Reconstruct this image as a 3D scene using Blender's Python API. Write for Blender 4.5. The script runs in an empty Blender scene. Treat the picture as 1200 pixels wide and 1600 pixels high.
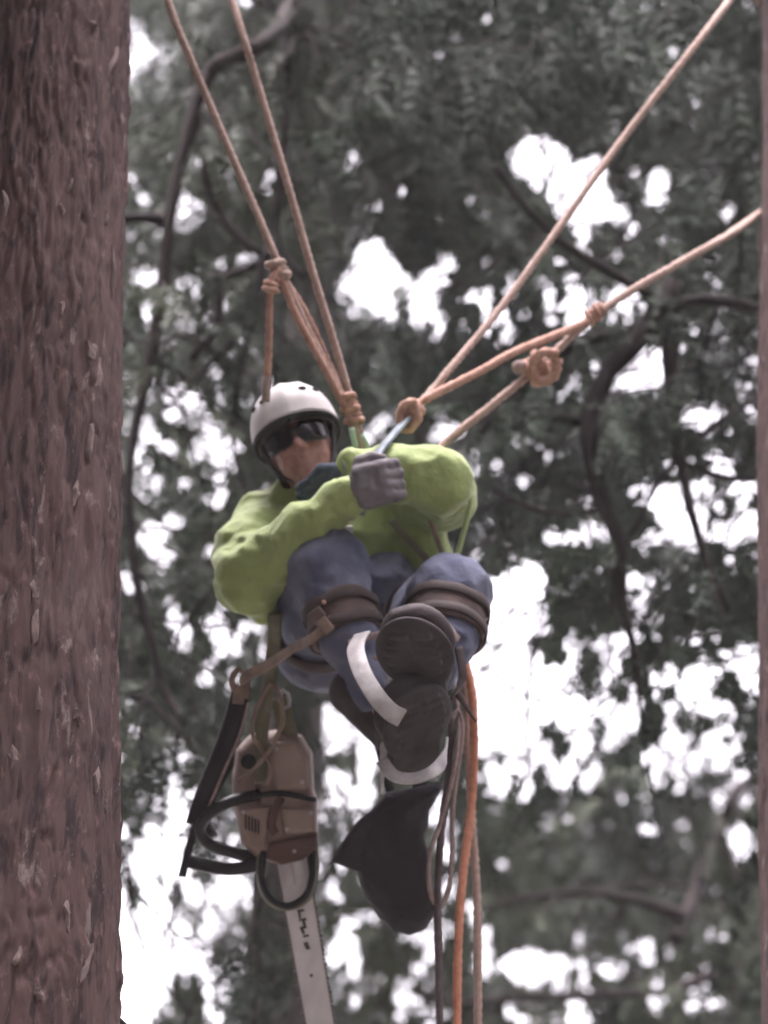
import bpy, math, random
import numpy as np
from mathutils import Vector, Matrix

random.seed(7)
rng = np.random.default_rng(11)
sc = bpy.context.scene
COL = sc.collection

# ------------------------------------------------------------------ camera
PITCH = math.radians(35.0)
CAM = np.array([0.0, 0.0, 1.6])
D0 = 9.0                      # metres from the lens to the climber
FPX = 1600 * D0 / 2.7         # focal length in photo pixels
RV = np.array([1.0, 0.0, 0.0])
FV = np.array([0.0, math.cos(PITCH), math.sin(PITCH)])
UV = np.array([0.0, -math.sin(PITCH), math.cos(PITCH)])
cd = bpy.data.cameras.new('camera')
cam = bpy.data.objects.new('camera', cd)
COL.objects.link(cam)
cam.location = CAM
cam.rotation_euler = (math.pi / 2 + PITCH, 0, 0)
cd.sensor_fit = 'VERTICAL'
cd.sensor_height = 24
cd.lens = 24 * D0 / 2.7
cd.clip_end = 3000
cd.dof.use_dof = True
cd.dof.focus_distance = 7.7
cd.dof.aperture_fstop = 1.75
sc.camera = cam

# ------------------------------------------------------------------ light: bright overcast
HAZE = 0.0010
SUN_EL, SUN_AZ = math.radians(76), math.radians(200)
w = bpy.data.worlds.new('World')
sc.world = w
w.use_nodes = True
nt = w.node_tree
bg = nt.nodes['Background']
sky = nt.nodes.new('ShaderNodeTexSky')
sky.sky_type = 'NISHITA'
sky.sun_disc = False
sky.sun_elevation = SUN_EL
sky.sun_rotation = SUN_AZ
sky.air_density = 1.0
sky.dust_density = 6.0
hsv = nt.nodes.new('ShaderNodeHueSaturation')
hsv.inputs['Saturation'].default_value = 0.12
tint = nt.nodes.new('ShaderNodeMix')
tint.data_type = 'RGBA'
tint.blend_type = 'MULTIPLY'
tint.inputs[0].default_value = 1.0
tint.inputs[7].default_value = (1.0, 0.915, 0.975, 1)
nt.links.new(sky.outputs[0], hsv.inputs['Color'])
nt.links.new(hsv.outputs[0], tint.inputs[6])
nt.links.new(tint.outputs[2], bg.inputs['Color'])
bg.inputs['Strength'].default_value = 0.15
sd = bpy.data.lights.new('sun', 'SUN')
sd.energy = 0.5
sd.angle = math.radians(35)
sd.color = (1.0, 0.965, 0.94)
sun = bpy.data.objects.new('sun', sd)
COL.objects.link(sun)
_dir = Vector((math.cos(SUN_EL) * math.sin(SUN_AZ), math.cos(SUN_EL) * math.cos(SUN_AZ), math.sin(SUN_EL)))
sun.rotation_euler = _dir.to_track_quat('Z', 'Y').to_euler()
sun.location = (0, -5, 25)
sc.view_settings.view_transform = 'Standard'
sc.view_settings.look = 'None'
sc.view_settings.gamma = 1.0
sc.view_settings.exposure = 3.25
sc.render.engine = 'CYCLES'
sc.cycles.use_denoising = True
sc.cycles.max_bounces = 6
sc.cycles.diffuse_bounces = 4

# ------------------------------------------------------------------ helpers
def P(px, py, d):
    """photo pixel + distance along the view axis -> world"""
    return CAM + RV * ((px - 600) / FPX * d) + UV * ((800 - py) / FPX * d) + FV * d

def L(px, py, dd=0.0):
    """the same in climber-local metres (x right, y up in the view, z away)"""
    d = D0 + dd
    return np.array([(px - 600) / FPX * d, (800 - py) / FPX * d, dd])

def l2w(v):
    v = np.asarray(v, float)
    return CAM + v[..., 0:1] * RV + v[..., 1:2] * UV + (v[..., 2:3] + D0) * FV

def w2px(p):
    q = np.asarray(p, float) - CAM
    d = q @ FV
    return 600 + FPX * (q @ RV) / d, 800 - FPX * (q @ UV) / d, d

def nrm(v):
    v = np.asarray(v, float)
    return v / (np.linalg.norm(v, axis=-1, keepdims=True) + 1e-12)

def hash3(ix, iy, iz, seed):
    h = (ix.astype(np.int64) * 374761393 + iy.astype(np.int64) * 668265263 + iz.astype(np.int64) * 2147483647 + seed * 974711) & 0xffffffff
    h = ((h ^ (h >> 13)) * 1274126177) & 0xffffffff
    h = ((h ^ (h >> 16)) * 2246822519) & 0xffffffff
    return ((h ^ (h >> 15)) & 0xffff) / 65535.0

def vnoise(p, seed=0):
    p = np.asarray(p, float)
    i = np.floor(p).astype(np.int64)
    f = p - i
    f = f * f * (3 - 2 * f)
    out = 0
    for dx in (0, 1):
        for dy in (0, 1):
            for dz in (0, 1):
                wgt = (f[..., 0] if dx else 1 - f[..., 0]) * (f[..., 1] if dy else 1 - f[..., 1]) * (f[..., 2] if dz else 1 - f[..., 2])
                out = out + wgt * hash3(i[..., 0] + dx, i[..., 1] + dy, i[..., 2] + dz, seed)
    return out * 2 - 1

def fbm(p, seed=0, octv=3):
    a, s, out = 1.0, 0, 0
    for o in range(octv):
        out = out + a * vnoise(np.asarray(p) * 2 ** o, seed + o)
        s += a
        a *= 0.5
    return out / s

# ---- materials
def mat(name, col, rough=0.7, col2=None, scale=20, bump=0.0, bscale=150, bdist=0.004, metal=0.0, spec=0.3, detail=4, stretch=None, coord='Object', thr=(0.35, 0.65), trans=0.0, sheen=0.0):
    m = bpy.data.materials.new(name)
    m.use_nodes = True
    n = m.node_tree
    b = n.nodes['Principled BSDF']
    b.inputs['Roughness'].default_value = rough
    b.inputs['Metallic'].default_value = metal
    b.inputs['Specular IOR Level'].default_value = spec
    if sheen:
        b.inputs['Sheen Weight'].default_value = sheen
    tc = n.nodes.new('ShaderNodeTexCoord')
    vec = tc.outputs[coord]
    if stretch:
        mp = n.nodes.new('ShaderNodeMapping')
        mp.inputs['Scale'].default_value = stretch
        n.links.new(vec, mp.inputs['Vector'])
        vec = mp.outputs[0]
    c2 = col2 or tuple(c * 0.75 for c in col)
    nz = n.nodes.new('ShaderNodeTexNoise')
    nz.inputs['Scale'].default_value = scale
    nz.inputs['Detail'].default_value = detail
    n.links.new(vec, nz.inputs['Vector'])
    cr = n.nodes.new('ShaderNodeValToRGB')
    cr.color_ramp.elements[0].position = thr[0]
    cr.color_ramp.elements[1].position = thr[1]
    cr.color_ramp.elements[0].color = (*c2, 1)
    cr.color_ramp.elements[1].color = (*col, 1)
    n.links.new(nz.outputs['Fac'], cr.inputs[0])
    n.links.new(cr.outputs[0], b.inputs['Base Color'])
    if bump:
        n2 = n.nodes.new('ShaderNodeTexNoise')
        n2.inputs['Scale'].default_value = bscale
        n2.inputs['Detail'].default_value = 3
        n.links.new(vec, n2.inputs['Vector'])
        bp = n.nodes.new('ShaderNodeBump')
        bp.inputs['Strength'].default_value = bump
        bp.inputs['Distance'].default_value = bdist
        n.links.new(n2.outputs['Fac'], bp.inputs['Height'])
        n.links.new(bp.outputs[0], b.inputs['Normal'])
    if trans:
        out = n.nodes['Material Output']
        tr = n.nodes.new('ShaderNodeBsdfTranslucent')
        mx = n.nodes.new('ShaderNodeMixShader')
        mx.inputs[0].default_value = trans
        n.links.new(cr.outputs[0], tr.inputs['Color'])
        n.links.new(b.outputs[0], mx.inputs[1])
        n.links.new(tr.outputs[0], mx.inputs[2])
        n.links.new(mx.outputs[0], out.inputs['Surface'])
    return m

def bark_mat(name, base, dark, pale, pale_amt=0.64):
    m = bpy.data.materials.new(name)
    m.use_nodes = True
    n = m.node_tree
    bs = n.nodes['Principled BSDF']
    bs.inputs['Roughness'].default_value = 0.92
    bs.inputs['Specular IOR Level'].default_value = 0.15
    tc = n.nodes.new('ShaderNodeTexCoord')
    def noise(scale, zs, detail=5, rough=0.6, warp=0.0):
        mp = n.nodes.new('ShaderNodeMapping')
        mp.inputs['Scale'].default_value = (1, 1, zs)
        n.links.new(tc.outputs['Object'], mp.inputs[0])
        nz = n.nodes.new('ShaderNodeTexNoise')
        nz.inputs['Scale'].default_value = scale
        nz.inputs['Detail'].default_value = detail
        nz.inputs['Roughness'].default_value = rough
        nz.inputs['Distortion'].default_value = warp
        n.links.new(mp.outputs[0], nz.inputs['Vector'])
        return nz.outputs['Fac']
    def ramp(src, p0, p1, c0=(0, 0, 0), c1=(1, 1, 1)):
        cr = n.nodes.new('ShaderNodeValToRGB')
        cr.color_ramp.elements[0].position = p0
        cr.color_ramp.elements[1].position = p1
        cr.color_ramp.elements[0].color = (*c0, 1)
        cr.color_ramp.elements[1].color = (*c1, 1)
        n.links.new(src, cr.inputs[0])
        return cr.outputs[0]
    def mix(fac, a_, b_):
        mx = n.nodes.new('ShaderNodeMix')
        mx.data_type = 'RGBA'
        n.links.new(fac, mx.inputs[0])
        for s_, v in ((6, a_), (7, b_)):
            if isinstance(v, tuple):
                mx.inputs[s_].default_value = (*v, 1)
            else:
                n.links.new(v, mx.inputs[s_])
        return mx.outputs[2]
    mid = tuple((x + y) / 2 for x, y in zip(base, dark))
    c = ramp(noise(3.0, 0.5), 0.35, 0.65, mid, base)                                   # broad mottling
    c = mix(ramp(noise(24, 0.22, 6, 0.65, 0.6), 0.50, 0.62), c, dark)                  # dark streaks of old bark
    c = mix(ramp(noise(40, 0.45, 4, 0.6), 0.60, 0.70), c, tuple(x * 1.45 for x in base))  # fresher red patches
    c = mix(ramp(noise(19, 0.38, 8, 0.68, 0.4), pale_amt, pale_amt + 0.07), c, pale)   # pale scales
    c = mix(ramp(noise(4.5, 0.35, 6, 0.6, 0.5), 0.56, 0.80, (0, 0, 0), (0.6, 0.6, 0.6)), c, tuple(0.35 * x + 0.65 * y for x, y in zip(base, pale)))   # weathered grey areas
    n.links.new(c, bs.inputs['Base Color'])
    bp = n.nodes.new('ShaderNodeBump')
    bp.inputs['Strength'].default_value = 1.0
    bp.inputs['Distance'].default_value = 0.007
    n.links.new(noise(34, 0.14, 7, 0.7, 0.35), bp.inputs['Height'])
    n.links.new(bp.outputs[0], bs.inputs['Normal'])
    return m

M = {
 'bark': bark_mat('bark_red', (0.112, 0.070, 0.066), (0.042, 0.029, 0.030), (0.21, 0.165, 0.155), 0.60),
 'bark_far': bark_mat('bark_far', (0.066, 0.056, 0.053), (0.034, 0.030, 0.029), (0.10, 0.092, 0.085), 0.64),
 'flake': mat('pale_flake', (0.22, 0.165, 0.155), 0.9, (0.11, 0.075, 0.072), 24, 0.5, 90, stretch=(1, 1, 0.4)),
 'flake_red': mat('bark_flake_red', (0.115, 0.068, 0.066), 0.9, (0.06, 0.038, 0.040), 24, 0.5, 90, stretch=(1, 1, 0.4)),
 'branch': mat('branch_bark', (0.036, 0.029, 0.028), 0.9, (0.020, 0.017, 0.018), 9, 0.4, 60, spec=0.1),
 'needle': mat('needles', (0.042, 0.060, 0.037), 0.65, (0.018, 0.028, 0.021), 1.4, trans=0.10, spec=0.2, thr=(0.38, 0.62)),
 'needle2': mat('needles_olive', (0.055, 0.069, 0.039), 0.6, (0.025, 0.034, 0.024), 1.1, trans=0.10, spec=0.2, thr=(0.38, 0.62)),
 'ground': mat('forest_floor', (0.15, 0.13, 0.12), 0.95, (0.075, 0.08, 0.062), 0.8, 0.6, 6),
 'jacket': mat('lime_cloth', (0.285, 0.352, 0.138), 0.75, (0.232, 0.292, 0.106), 9, 0.7, 17, bdist=0.016, sheen=0.15),
 'jacket_rim_light': mat('lime_rim_light', (0.42, 0.52, 0.25), 0.8, None, 30),  # paler green painted for the rim-lit edge of the jacket
 'jeans': mat('denim', (0.150, 0.158, 0.215), 0.85, (0.078, 0.086, 0.140), 9, 0.7, 24, bdist=0.010, detail=7),
 'skin': mat('skin', (0.40, 0.225, 0.19), 0.55, (0.29, 0.13, 0.115), 45, 0.3, 260),
 'hair': mat('hair', (0.03, 0.022, 0.02), 0.6, None, 60, 0.4, 300),
 'helmet': mat('helmet_white', (0.52, 0.495, 0.495), 0.45, (0.42, 0.40, 0.40), 12, 0.05, 60, detail=7),
 'helmet_in': mat('helmet_lining', (0.03, 0.026, 0.03), 0.8),
 'lens': mat('dark_lens', (0.012, 0.009, 0.011), 0.2, None, 5, spec=0.3),
 'frame': mat('black_frame', (0.018, 0.015, 0.017), 0.4),
 'glove': mat('grey_glove', (0.17, 0.155, 0.165), 0.85, (0.12, 0.11, 0.12), 16, 0.3, 260),
 'glove_dark': mat('navy_glove', (0.040, 0.055, 0.085), 0.8, (0.028, 0.037, 0.058), 16, 0.3, 260),
 'cuff': mat('glove_cuff', (0.20, 0.20, 0.19), 0.85),
 'boot': mat('boot_leather', (0.05, 0.041, 0.043), 0.75, (0.032, 0.021, 0.024), 18, 0.3, 120),
 'sole': mat('boot_rubber', (0.06, 0.05, 0.052), 0.85, (0.042, 0.036, 0.039), 22, 0.4, 90),
 'leather': mat('brown_leather', (0.115, 0.078, 0.072), 0.8, (0.07, 0.05, 0.048), 14, 0.3, 140),
 'leather_dark': mat('dark_leather', (0.052, 0.037, 0.036), 0.75, None, 20, 0.2, 140),
 'steel': mat('worn_steel', (0.46, 0.435, 0.44), 0.5, (0.30, 0.28, 0.285), 25, 0.2, 80, metal=0.1),
 'bar': mat('saw_bar_steel', (0.66, 0.64, 0.655), 0.5, (0.54, 0.52, 0.535), 20, 0.1, 120, metal=0.0, stretch=(1, 1, 0.2)),
 'chain': mat('chain_steel', (0.12, 0.105, 0.10), 0.5, None, 60, metal=0.4),
 'saw_body': mat('saw_tan_shell', (0.29, 0.215, 0.185), 0.6, (0.21, 0.15, 0.13), 11, 0.1, 90, detail=6),
 'saw_red': mat('saw_brown_shell', (0.115, 0.062, 0.048), 0.6, (0.075, 0.042, 0.036), 14),
 'black': mat('black_plastic', (0.022, 0.020, 0.022), 0.5, (0.014, 0.013, 0.015), 20),
 'bag': mat('black_canvas', (0.026, 0.022, 0.026), 0.85, (0.017, 0.014, 0.018), 10, 0.4, 260),
 'olive': mat('olive_webbing', (0.18, 0.17, 0.115), 0.85, (0.125, 0.12, 0.082), 25, 0.4, 300),
 'tan': mat('tan_webbing', (0.25, 0.18, 0.145), 0.85, (0.17, 0.12, 0.10), 25, 0.4, 300),
 'tape_blue': mat('grey_blue_strap', (0.19, 0.23, 0.26), 0.6, (0.12, 0.145, 0.17), 22, 0.2, 200),
 'mint': mat('mint_tag', (0.45, 0.60, 0.48), 0.6, None, 30),
 'white_tag': mat('white_tag', (0.7, 0.68, 0.66), 0.5),
 'rope_tan': mat('rope_tan', (0.39, 0.285, 0.245), 0.85, (0.28, 0.20, 0.17), 60, 0.5, 240),
 'rope_orange': mat('rope_orange', (0.42, 0.255, 0.20), 0.85, (0.31, 0.18, 0.14), 60, 0.5, 240),
 'rope_bright': mat('rope_bright_orange', (0.52, 0.235, 0.15), 0.85, (0.40, 0.17, 0.11), 60, 0.5, 240),
 'rope_grey': mat('rope_grey', (0.33, 0.25, 0.235), 0.85, (0.23, 0.17, 0.16), 60, 0.5, 240),
 'rope_dark': mat('rope_dark', (0.10, 0.075, 0.075), 0.85, None, 60, 0.5, 240),
 'ink': mat('bar_ink', (0.06, 0.05, 0.05), 0.6),
}

# ---- objects
def link_mesh(name, verts, faces, m, parent=None, smooth=True):
    me = bpy.data.meshes.new(name)
    me.from_pydata([tuple(v) for v in verts], [], [tuple(int(i) for i in f) for f in faces])
    me.update()
    if smooth:
        me.shade_smooth()
    me.materials.append(M[m] if isinstance(m, str) else m)
    o = bpy.data.objects.new(name, me)
    COL.objects.link(o)
    if parent is not None:
        o.parent = parent
        o.matrix_parent_inverse = Matrix.Translation(parent.location).inverted() if parent.parent is None else \
            Matrix.Translation(parent.location + (parent.parent.location if parent.parent else Vector())).inverted()
    return o

def np_mesh(name, V, Q, m, parent=None, smooth=True):
    """numpy verts + faces (n,3 or n,4)"""
    V = np.ascontiguousarray(V, np.float32)
    Q = np.ascontiguousarray(Q, np.int32)
    me = bpy.data.meshes.new(name)
    k = Q.shape[1]
    me.vertices.add(len(V))
    me.vertices.foreach_set('co', V.ravel())
    me.loops.add(Q.size)
    me.loops.foreach_set('vertex_index', Q.ravel())
    me.polygons.add(len(Q))
    me.polygons.foreach_set('loop_start', np.arange(0, Q.size, k, dtype=np.int32))
    me.update(calc_edges=True)
    if smooth:
        me.shade_smooth()
    me.materials.append(M[m] if isinstance(m, str) else m)
    o = bpy.data.objects.new(name, me)
    COL.objects.link(o)
    if parent is not None:
        o.parent = parent
        off = parent.location.copy()
        if parent.parent is not None:
            off = Vector()          # part meshes sit at their root's frame
        o.matrix_parent_inverse = Matrix.Translation(off).inverted() if parent.parent is None else root_inv(parent)
    return o

def root_inv(o):
    while o.parent is not None:
        o = o.parent
    return Matrix.Translation(o.location).inverted() if o.type == 'EMPTY' else Matrix()

def empty(name, loc, label, cat, group=None):
    o = bpy.data.objects.new(name, None)
    o.empty_display_size = 0.1
    o.location = Vector(loc)
    COL.objects.link(o)
    tag(o, label, cat, group)
    return o

def tag(o, label, cat, group=None):
    o['label'] = label
    o['category'] = cat
    if group:
        o['group'] = group

def adopt(o, parent):
    """parent without moving (every part mesh holds world coordinates)"""
    o.parent = parent
    mw = Matrix()
    p = parent
    if p.parent is None:
        mw = Matrix.Translation(p.location)
    o.matrix_parent_inverse = mw.inverted()

def add(name, V, Q, m, parent=None, smooth=True):
    """V already in world coordinates; Q array or list of faces"""
    if isinstance(Q, np.ndarray):
        o = np_mesh(name, V, Q, m, None, smooth)
    else:
        o = link_mesh(name, V, Q, m, None, smooth)
    if parent is not None:
        adopt(o, parent)
    return o

# ---- sweeps
def catmull(pts, step):
    pts = [np.asarray(p, float) for p in pts]
    if len(pts) == 2:
        n = max(2, int(np.linalg.norm(pts[1] - pts[0]) / step))
        return np.array([pts[0] + (pts[1] - pts[0]) * t for t in np.linspace(0, 1, n + 1)])
    ext = [2 * pts[0] - pts[1]] + pts + [2 * pts[-1] - pts[-2]]
    out = []
    for i in range(1, len(ext) - 2):
        p0, p1, p2, p3 = ext[i - 1:i + 3]
        n = max(1, int(np.linalg.norm(p2 - p1) / step))
        for t in np.arange(n) / n:
            out.append(0.5 * ((2 * p1) + (-p0 + p2) * t + (2 * p0 - 5 * p1 + 4 * p2 - p3) * t * t + (-p0 + 3 * p1 - 3 * p2 + p3) * t ** 3))
    out.append(pts[-1])
    return np.array(out)

def frames(path):
    T = nrm(np.gradient(path, axis=0))
    ref = np.array([0.13, 0.2, 0.97])
    if abs(T[0] @ ref) > 0.9:
        ref = np.array([1.0, 0.1, 0.0])
    N = np.zeros_like(path)
    n = nrm(ref - (ref @ T[0]) * T[0])
    for i in range(len(path)):
        n = n - (n @ T[i]) * T[i]
        n = n / np.linalg.norm(n)
        N[i] = n
    return T, N, np.cross(T, N)

def tube(path, rad, seg=8, lobes=0, lobe_amp=0.14, pitch=0.05, caps=True, rough=0.0, seed=0):
    path = np.asarray(path, float)
    n = len(path)
    rad = np.broadcast_to(np.asarray(rad, float), (n,))
    T, N, B = frames(path)
    s = np.concatenate([[0], np.cumsum(np.linalg.norm(np.diff(path, axis=0), axis=1))])
    th = np.arange(seg) / seg * 2 * np.pi
    r = np.repeat(rad[:, None], seg, 1).copy()
    if lobes:
        r *= 1 + lobe_amp * np.cos(lobes * (th[None, :] - s[:, None] / pitch * 2 * np.pi / lobes))
    V = path[:, None, :] + r[..., None] * (np.cos(th)[None, :, None] * N[:, None, :] + np.sin(th)[None, :, None] * B[:, None, :])
    if rough:
        V = V + rough * vnoise(V * 14, seed)[..., None] * (V - path[:, None, :])
    V = V.reshape(-1, 3)
    i = np.arange(n - 1)[:, None] * seg
    j = np.arange(seg)[None, :]
    j2 = (j + 1) % seg
    Q = np.stack([i + j, i + j2, i + seg + j2, i + seg + j], -1).reshape(-1, 4)
    if caps:
        V = np.vstack([V, path[0], path[-1]])
        c0, c1 = n * seg, n * seg + 1
        jj = np.arange(0, seg, 2)
        Q = np.vstack([Q, np.stack([np.full_like(jj, c0), (jj + 2) % seg, (jj + 1) % seg, jj], -1),
                       np.stack([np.full_like(jj, c1), (n - 1) * seg + jj, (n - 1) * seg + (jj + 1) % seg, (n - 1) * seg + (jj + 2) % seg], -1)])
    return V, Q

def join(*vq):
    Vs, Qs, o = [], [], 0
    for V, Q in vq:
        Vs.append(V)
        Qs.append(Q + o)
        o += len(V)
    return np.vstack(Vs), np.vstack(Qs)

def ribbon(path, side, width, thick, bulge=0.0):
    """rectangular strip along a path; side = direction of its width"""
    path = np.asarray(path, float)
    n = len(path)
    T = nrm(np.gradient(path, axis=0))
    side = np.broadcast_to(np.asarray(side, float), path.shape)
    S = nrm(side - np.sum(side * T, 1, keepdims=True) * T)
    Nn = np.cross(T, S)
    wd = np.broadcast_to(np.asarray(width, float), (n,))[:, None] / 2
    h = thick / 2
    ch = min(0.3, 1.0) * h
    ring = [(-1, -h + ch), (-1 + 0.0, h - ch), (-0.92, h), (0.92, h), (1, h - ch), (1, -h + ch), (0.92, -h), (-0.92, -h)]
    V = np.stack([path + S * wd * a + Nn * b for a, b in ring], 1).reshape(-1, 3)
    k = len(ring)
    i = np.arange(n - 1)[:, None] * k
    j = np.arange(k)[None, :]
    Q = np.stack([i + j, i + (j + 1) % k, i + k + (j + 1) % k, i + k + j], -1).reshape(-1, 4)
    e = (n - 1) * k
    cap = np.array([[0, 7, 2, 1], [7, 6, 3, 2], [6, 5, 4, 3]])
    Q = np.vstack([Q, cap, cap[:, ::-1] + e])
    return V, Q

# ---- signed-distance modelling (smooth bodies, cloth, hands)
class SDF:
    def __init__(s, vox=0.006, k=0.02):
        s.vox, s.k, s.pr = vox, k, []

    def cap(s, a, b, ra, rb=None, k=None, op='u'):
        rb = ra if rb is None else rb
        a, b = np.asarray(a, float), np.asarray(b, float)
        lo = np.minimum(a - ra, b - rb); hi = np.maximum(a + ra, b + rb)
        def f(p):
            ba = b - a
            t = np.clip(((p - a) @ ba) / (ba @ ba + 1e-12), 0, 1)
            return np.linalg.norm(p - a - t[..., None] * ba, axis=-1) - (ra + (rb - ra) * t)
        s.pr.append((f, lo, hi, s.k if k is None else k, op))
        return s

    def chain(s, pts, rads, k=None):
        for i in range(len(pts) - 1):
            s.cap(pts[i], pts[i + 1], rads[i], rads[i + 1], k)
        return s

    def ell(s, c, rad, R=np.eye(3), k=None, op='u'):
        c, rad, R = np.asarray(c, float), np.asarray(rad, float), np.asarray(R, float)
        m = max(rad)
        def f(p):
            q = (p - c) @ R.T
            k0 = np.linalg.norm(q / rad, axis=-1)
            k1 = np.linalg.norm(q / rad ** 2, axis=-1)
            return k0 * (k0 - 1) / (k1 + 1e-9)
        s.pr.append((f, c - m, c + m, s.k if k is None else k, op))
        return s

    def box(s, c, half, R=np.eye(3), r=0.01, k=None, op='u'):
        c, half, R = np.asarray(c, float), np.asarray(half, float), np.asarray(R, float)
        m = np.linalg.norm(half)
        def f(p):
            q = np.abs((p - c) @ R.T) - (half - r)
            return np.linalg.norm(np.maximum(q, 0), axis=-1) + np.minimum(q.max(-1), 0) - r
        s.pr.append((f, c - m, c + m, s.k if k is None else k, op))
        return s

    def fn(s, f, lo, hi, k=None, op='u'):
        s.pr.append((f, np.asarray(lo, float), np.asarray(hi, float), s.k if k is None else k, op))
        return s

    def mesh(s, disp=None, pad=0.03):
        v = s.vox
        us = [p for p in s.pr if p[4] == 'u']
        lo = np.min([p[1] for p in us], 0) - pad
        hi = np.max([p[2] for p in us], 0) + pad
        n = np.ceil((hi - lo) / v).astype(int) + 1
        G = np.full(n, 0.2)
        ax = [lo[i] + np.arange(n[i]) * v for i in range(3)]
        for f, l, h, k, op in s.pr:
            pd = max(pad, 2.5 * k)
            i0 = np.clip(np.floor((l - pd - lo) / v).astype(int), 0, n)
            i1 = np.clip(np.ceil((h + pd - lo) / v).astype(int) + 1, 0, n)
            if np.any(i1 <= i0):
                continue
            g = np.stack(np.meshgrid(*[ax[i][i0[i]:i1[i]] for i in range(3)], indexing='ij'), -1)
            d = f(g)
            sl = tuple(slice(i0[i], i1[i]) for i in range(3))
            c = G[sl]
            if op == 'u':
                hh = np.clip(0.5 + 0.5 * (c - d) / max(k, 1e-6), 0, 1)
                G[sl] = c * (1 - hh) + d * hh - k * hh * (1 - hh)
            else:
                d = -d
                hh = np.clip(0.5 - 0.5 * (c - d) / max(k, 1e-6), 0, 1)
                G[sl] = c * (1 - hh) + d * hh + k * hh * (1 - hh)
        if disp is not None:
            near = np.abs(G) < 0.03
            idx = np.argwhere(near)
            G[near] += disp(lo + idx * v)
        return self_nets(G, lo, v)

    def build(s, name, m, parent=None, disp=None):
        V, Q = s.mesh(disp)
        return add(name, l2w(V), Q, m, parent)

def self_nets(G, lo, v):
    neg = G < 0
    c = [neg[dx:neg.shape[0] - 1 + dx, dy:neg.shape[1] - 1 + dy, dz:neg.shape[2] - 1 + dz] for dx in (0, 1) for dy in (0, 1) for dz in (0, 1)]
    cnt = sum(x.astype(np.int8) for x in c)
    act = (cnt > 0) & (cnt < 8)
    cells = np.argwhere(act)
    idm = np.full(act.shape, -1, np.int64)
    idm[act] = np.arange(len(cells))
    acc = np.zeros((len(cells), 3)); num = np.zeros(len(cells))
    cor = [(dx, dy, dz) for dx in (0, 1) for dy in (0, 1) for dz in (0, 1)]
    vals = {k: G[cells[:, 0] + k[0], cells[:, 1] + k[1], cells[:, 2] + k[2]] for k in cor}
    for a in cor:
        for axis in range(3):
            if a[axis] == 0:
                b = list(a); b[axis] = 1; b = tuple(b)
                va, vb = vals[a], vals[b]
                x = (va < 0) != (vb < 0)
                t = np.where(x, va / np.where(x, va - vb, 1), 0)
                pt = np.tile(np.array(a, float), (len(cells), 1))
                pt[:, axis] = t
                acc[x] += pt[x]; num[x] += 1
    V = lo + (cells + acc / num[:, None]) * v
    Q = []
    for axis in range(3):
        sl0 = [slice(None)] * 3; sl1 = [slice(None)] * 3
        sl0[axis] = slice(0, -1); sl1[axis] = slice(1, None)
        a, b = neg[tuple(sl0)], neg[tuple(sl1)]
        e = np.argwhere(a != b)
        u, w_ = (axis + 1) % 3, (axis + 2) % 3
        ok = (e[:, u] > 0) & (e[:, w_] > 0) & (e[:, u] < act.shape[u]) & (e[:, w_] < act.shape[w_])
        e = e[ok]
        s_ = a[tuple(e.T)]
        def cid(du, dw):
            q = e.copy(); q[:, u] -= du; q[:, w_] -= dw
            return idm[tuple(q.T)]
        q = np.stack([cid(0, 0), cid(1, 0), cid(1, 1), cid(0, 1)], -1)
        q[~s_] = q[~s_][:, ::-1]
        Q.append(q)
    Q = np.vstack(Q)
    Q = Q[(Q >= 0).all(1)]
    return V, Q[:, ::-1]       # the local frame is left-handed

print('helpers ready')
# ================================================================== THE SETTING
# forest floor, one sheet to the horizon
gx = np.concatenate([-np.geomspace(1500, 12, 14), np.linspace(-10, 10, 41), np.geomspace(12, 1500, 14)])
gy = gx + 8
GX, GY = np.meshgrid(gx, gy, indexing='ij')
GZ = 0.10 * fbm(np.stack([GX * 0.35, GY * 0.35, 0 * GX], -1), 5) - 0.12
n = len(gx)
ii, jj = np.meshgrid(np.arange(n - 1), np.arange(n - 1), indexing='ij')
gq = np.stack([ii * n + jj, (ii + 1) * n + jj, (ii + 1) * n + jj + 1, ii * n + jj + 1], -1).reshape(-1, 4)
ground = add('ground', np.stack([GX, GY, GZ], -1).reshape(-1, 3), gq, 'ground')
ground['kind'] = 'structure'

WUP = np.array([0, 0, 1.0])

def cells(p, seed):
    """cellular noise: nearest and second distance and the nearest cell's number"""
    i = np.floor(p).astype(np.int64)
    f1 = np.full(p.shape[:-1], 9.0); f2 = f1.copy(); idn = f1 * 0
    for dx in (-1, 0, 1):
        for dy in (-1, 0, 1):
            for dz in (-1, 0, 1):
                a, b, c = i[..., 0] + dx, i[..., 1] + dy, i[..., 2] + dz
                q = np.stack([a + hash3(a, b, c, seed), b + hash3(a, b, c, seed + 101), c + hash3(a, b, c, seed + 202)], -1)
                d = np.linalg.norm(q - p, axis=-1)
                m = d < f1
                f2 = np.where(m, f1, np.minimum(f2, d))
                idn = np.where(m, hash3(a, b, c, seed + 303), idn)
                f1 = np.where(m, d, f1)
    return f1, f2, idn

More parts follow.
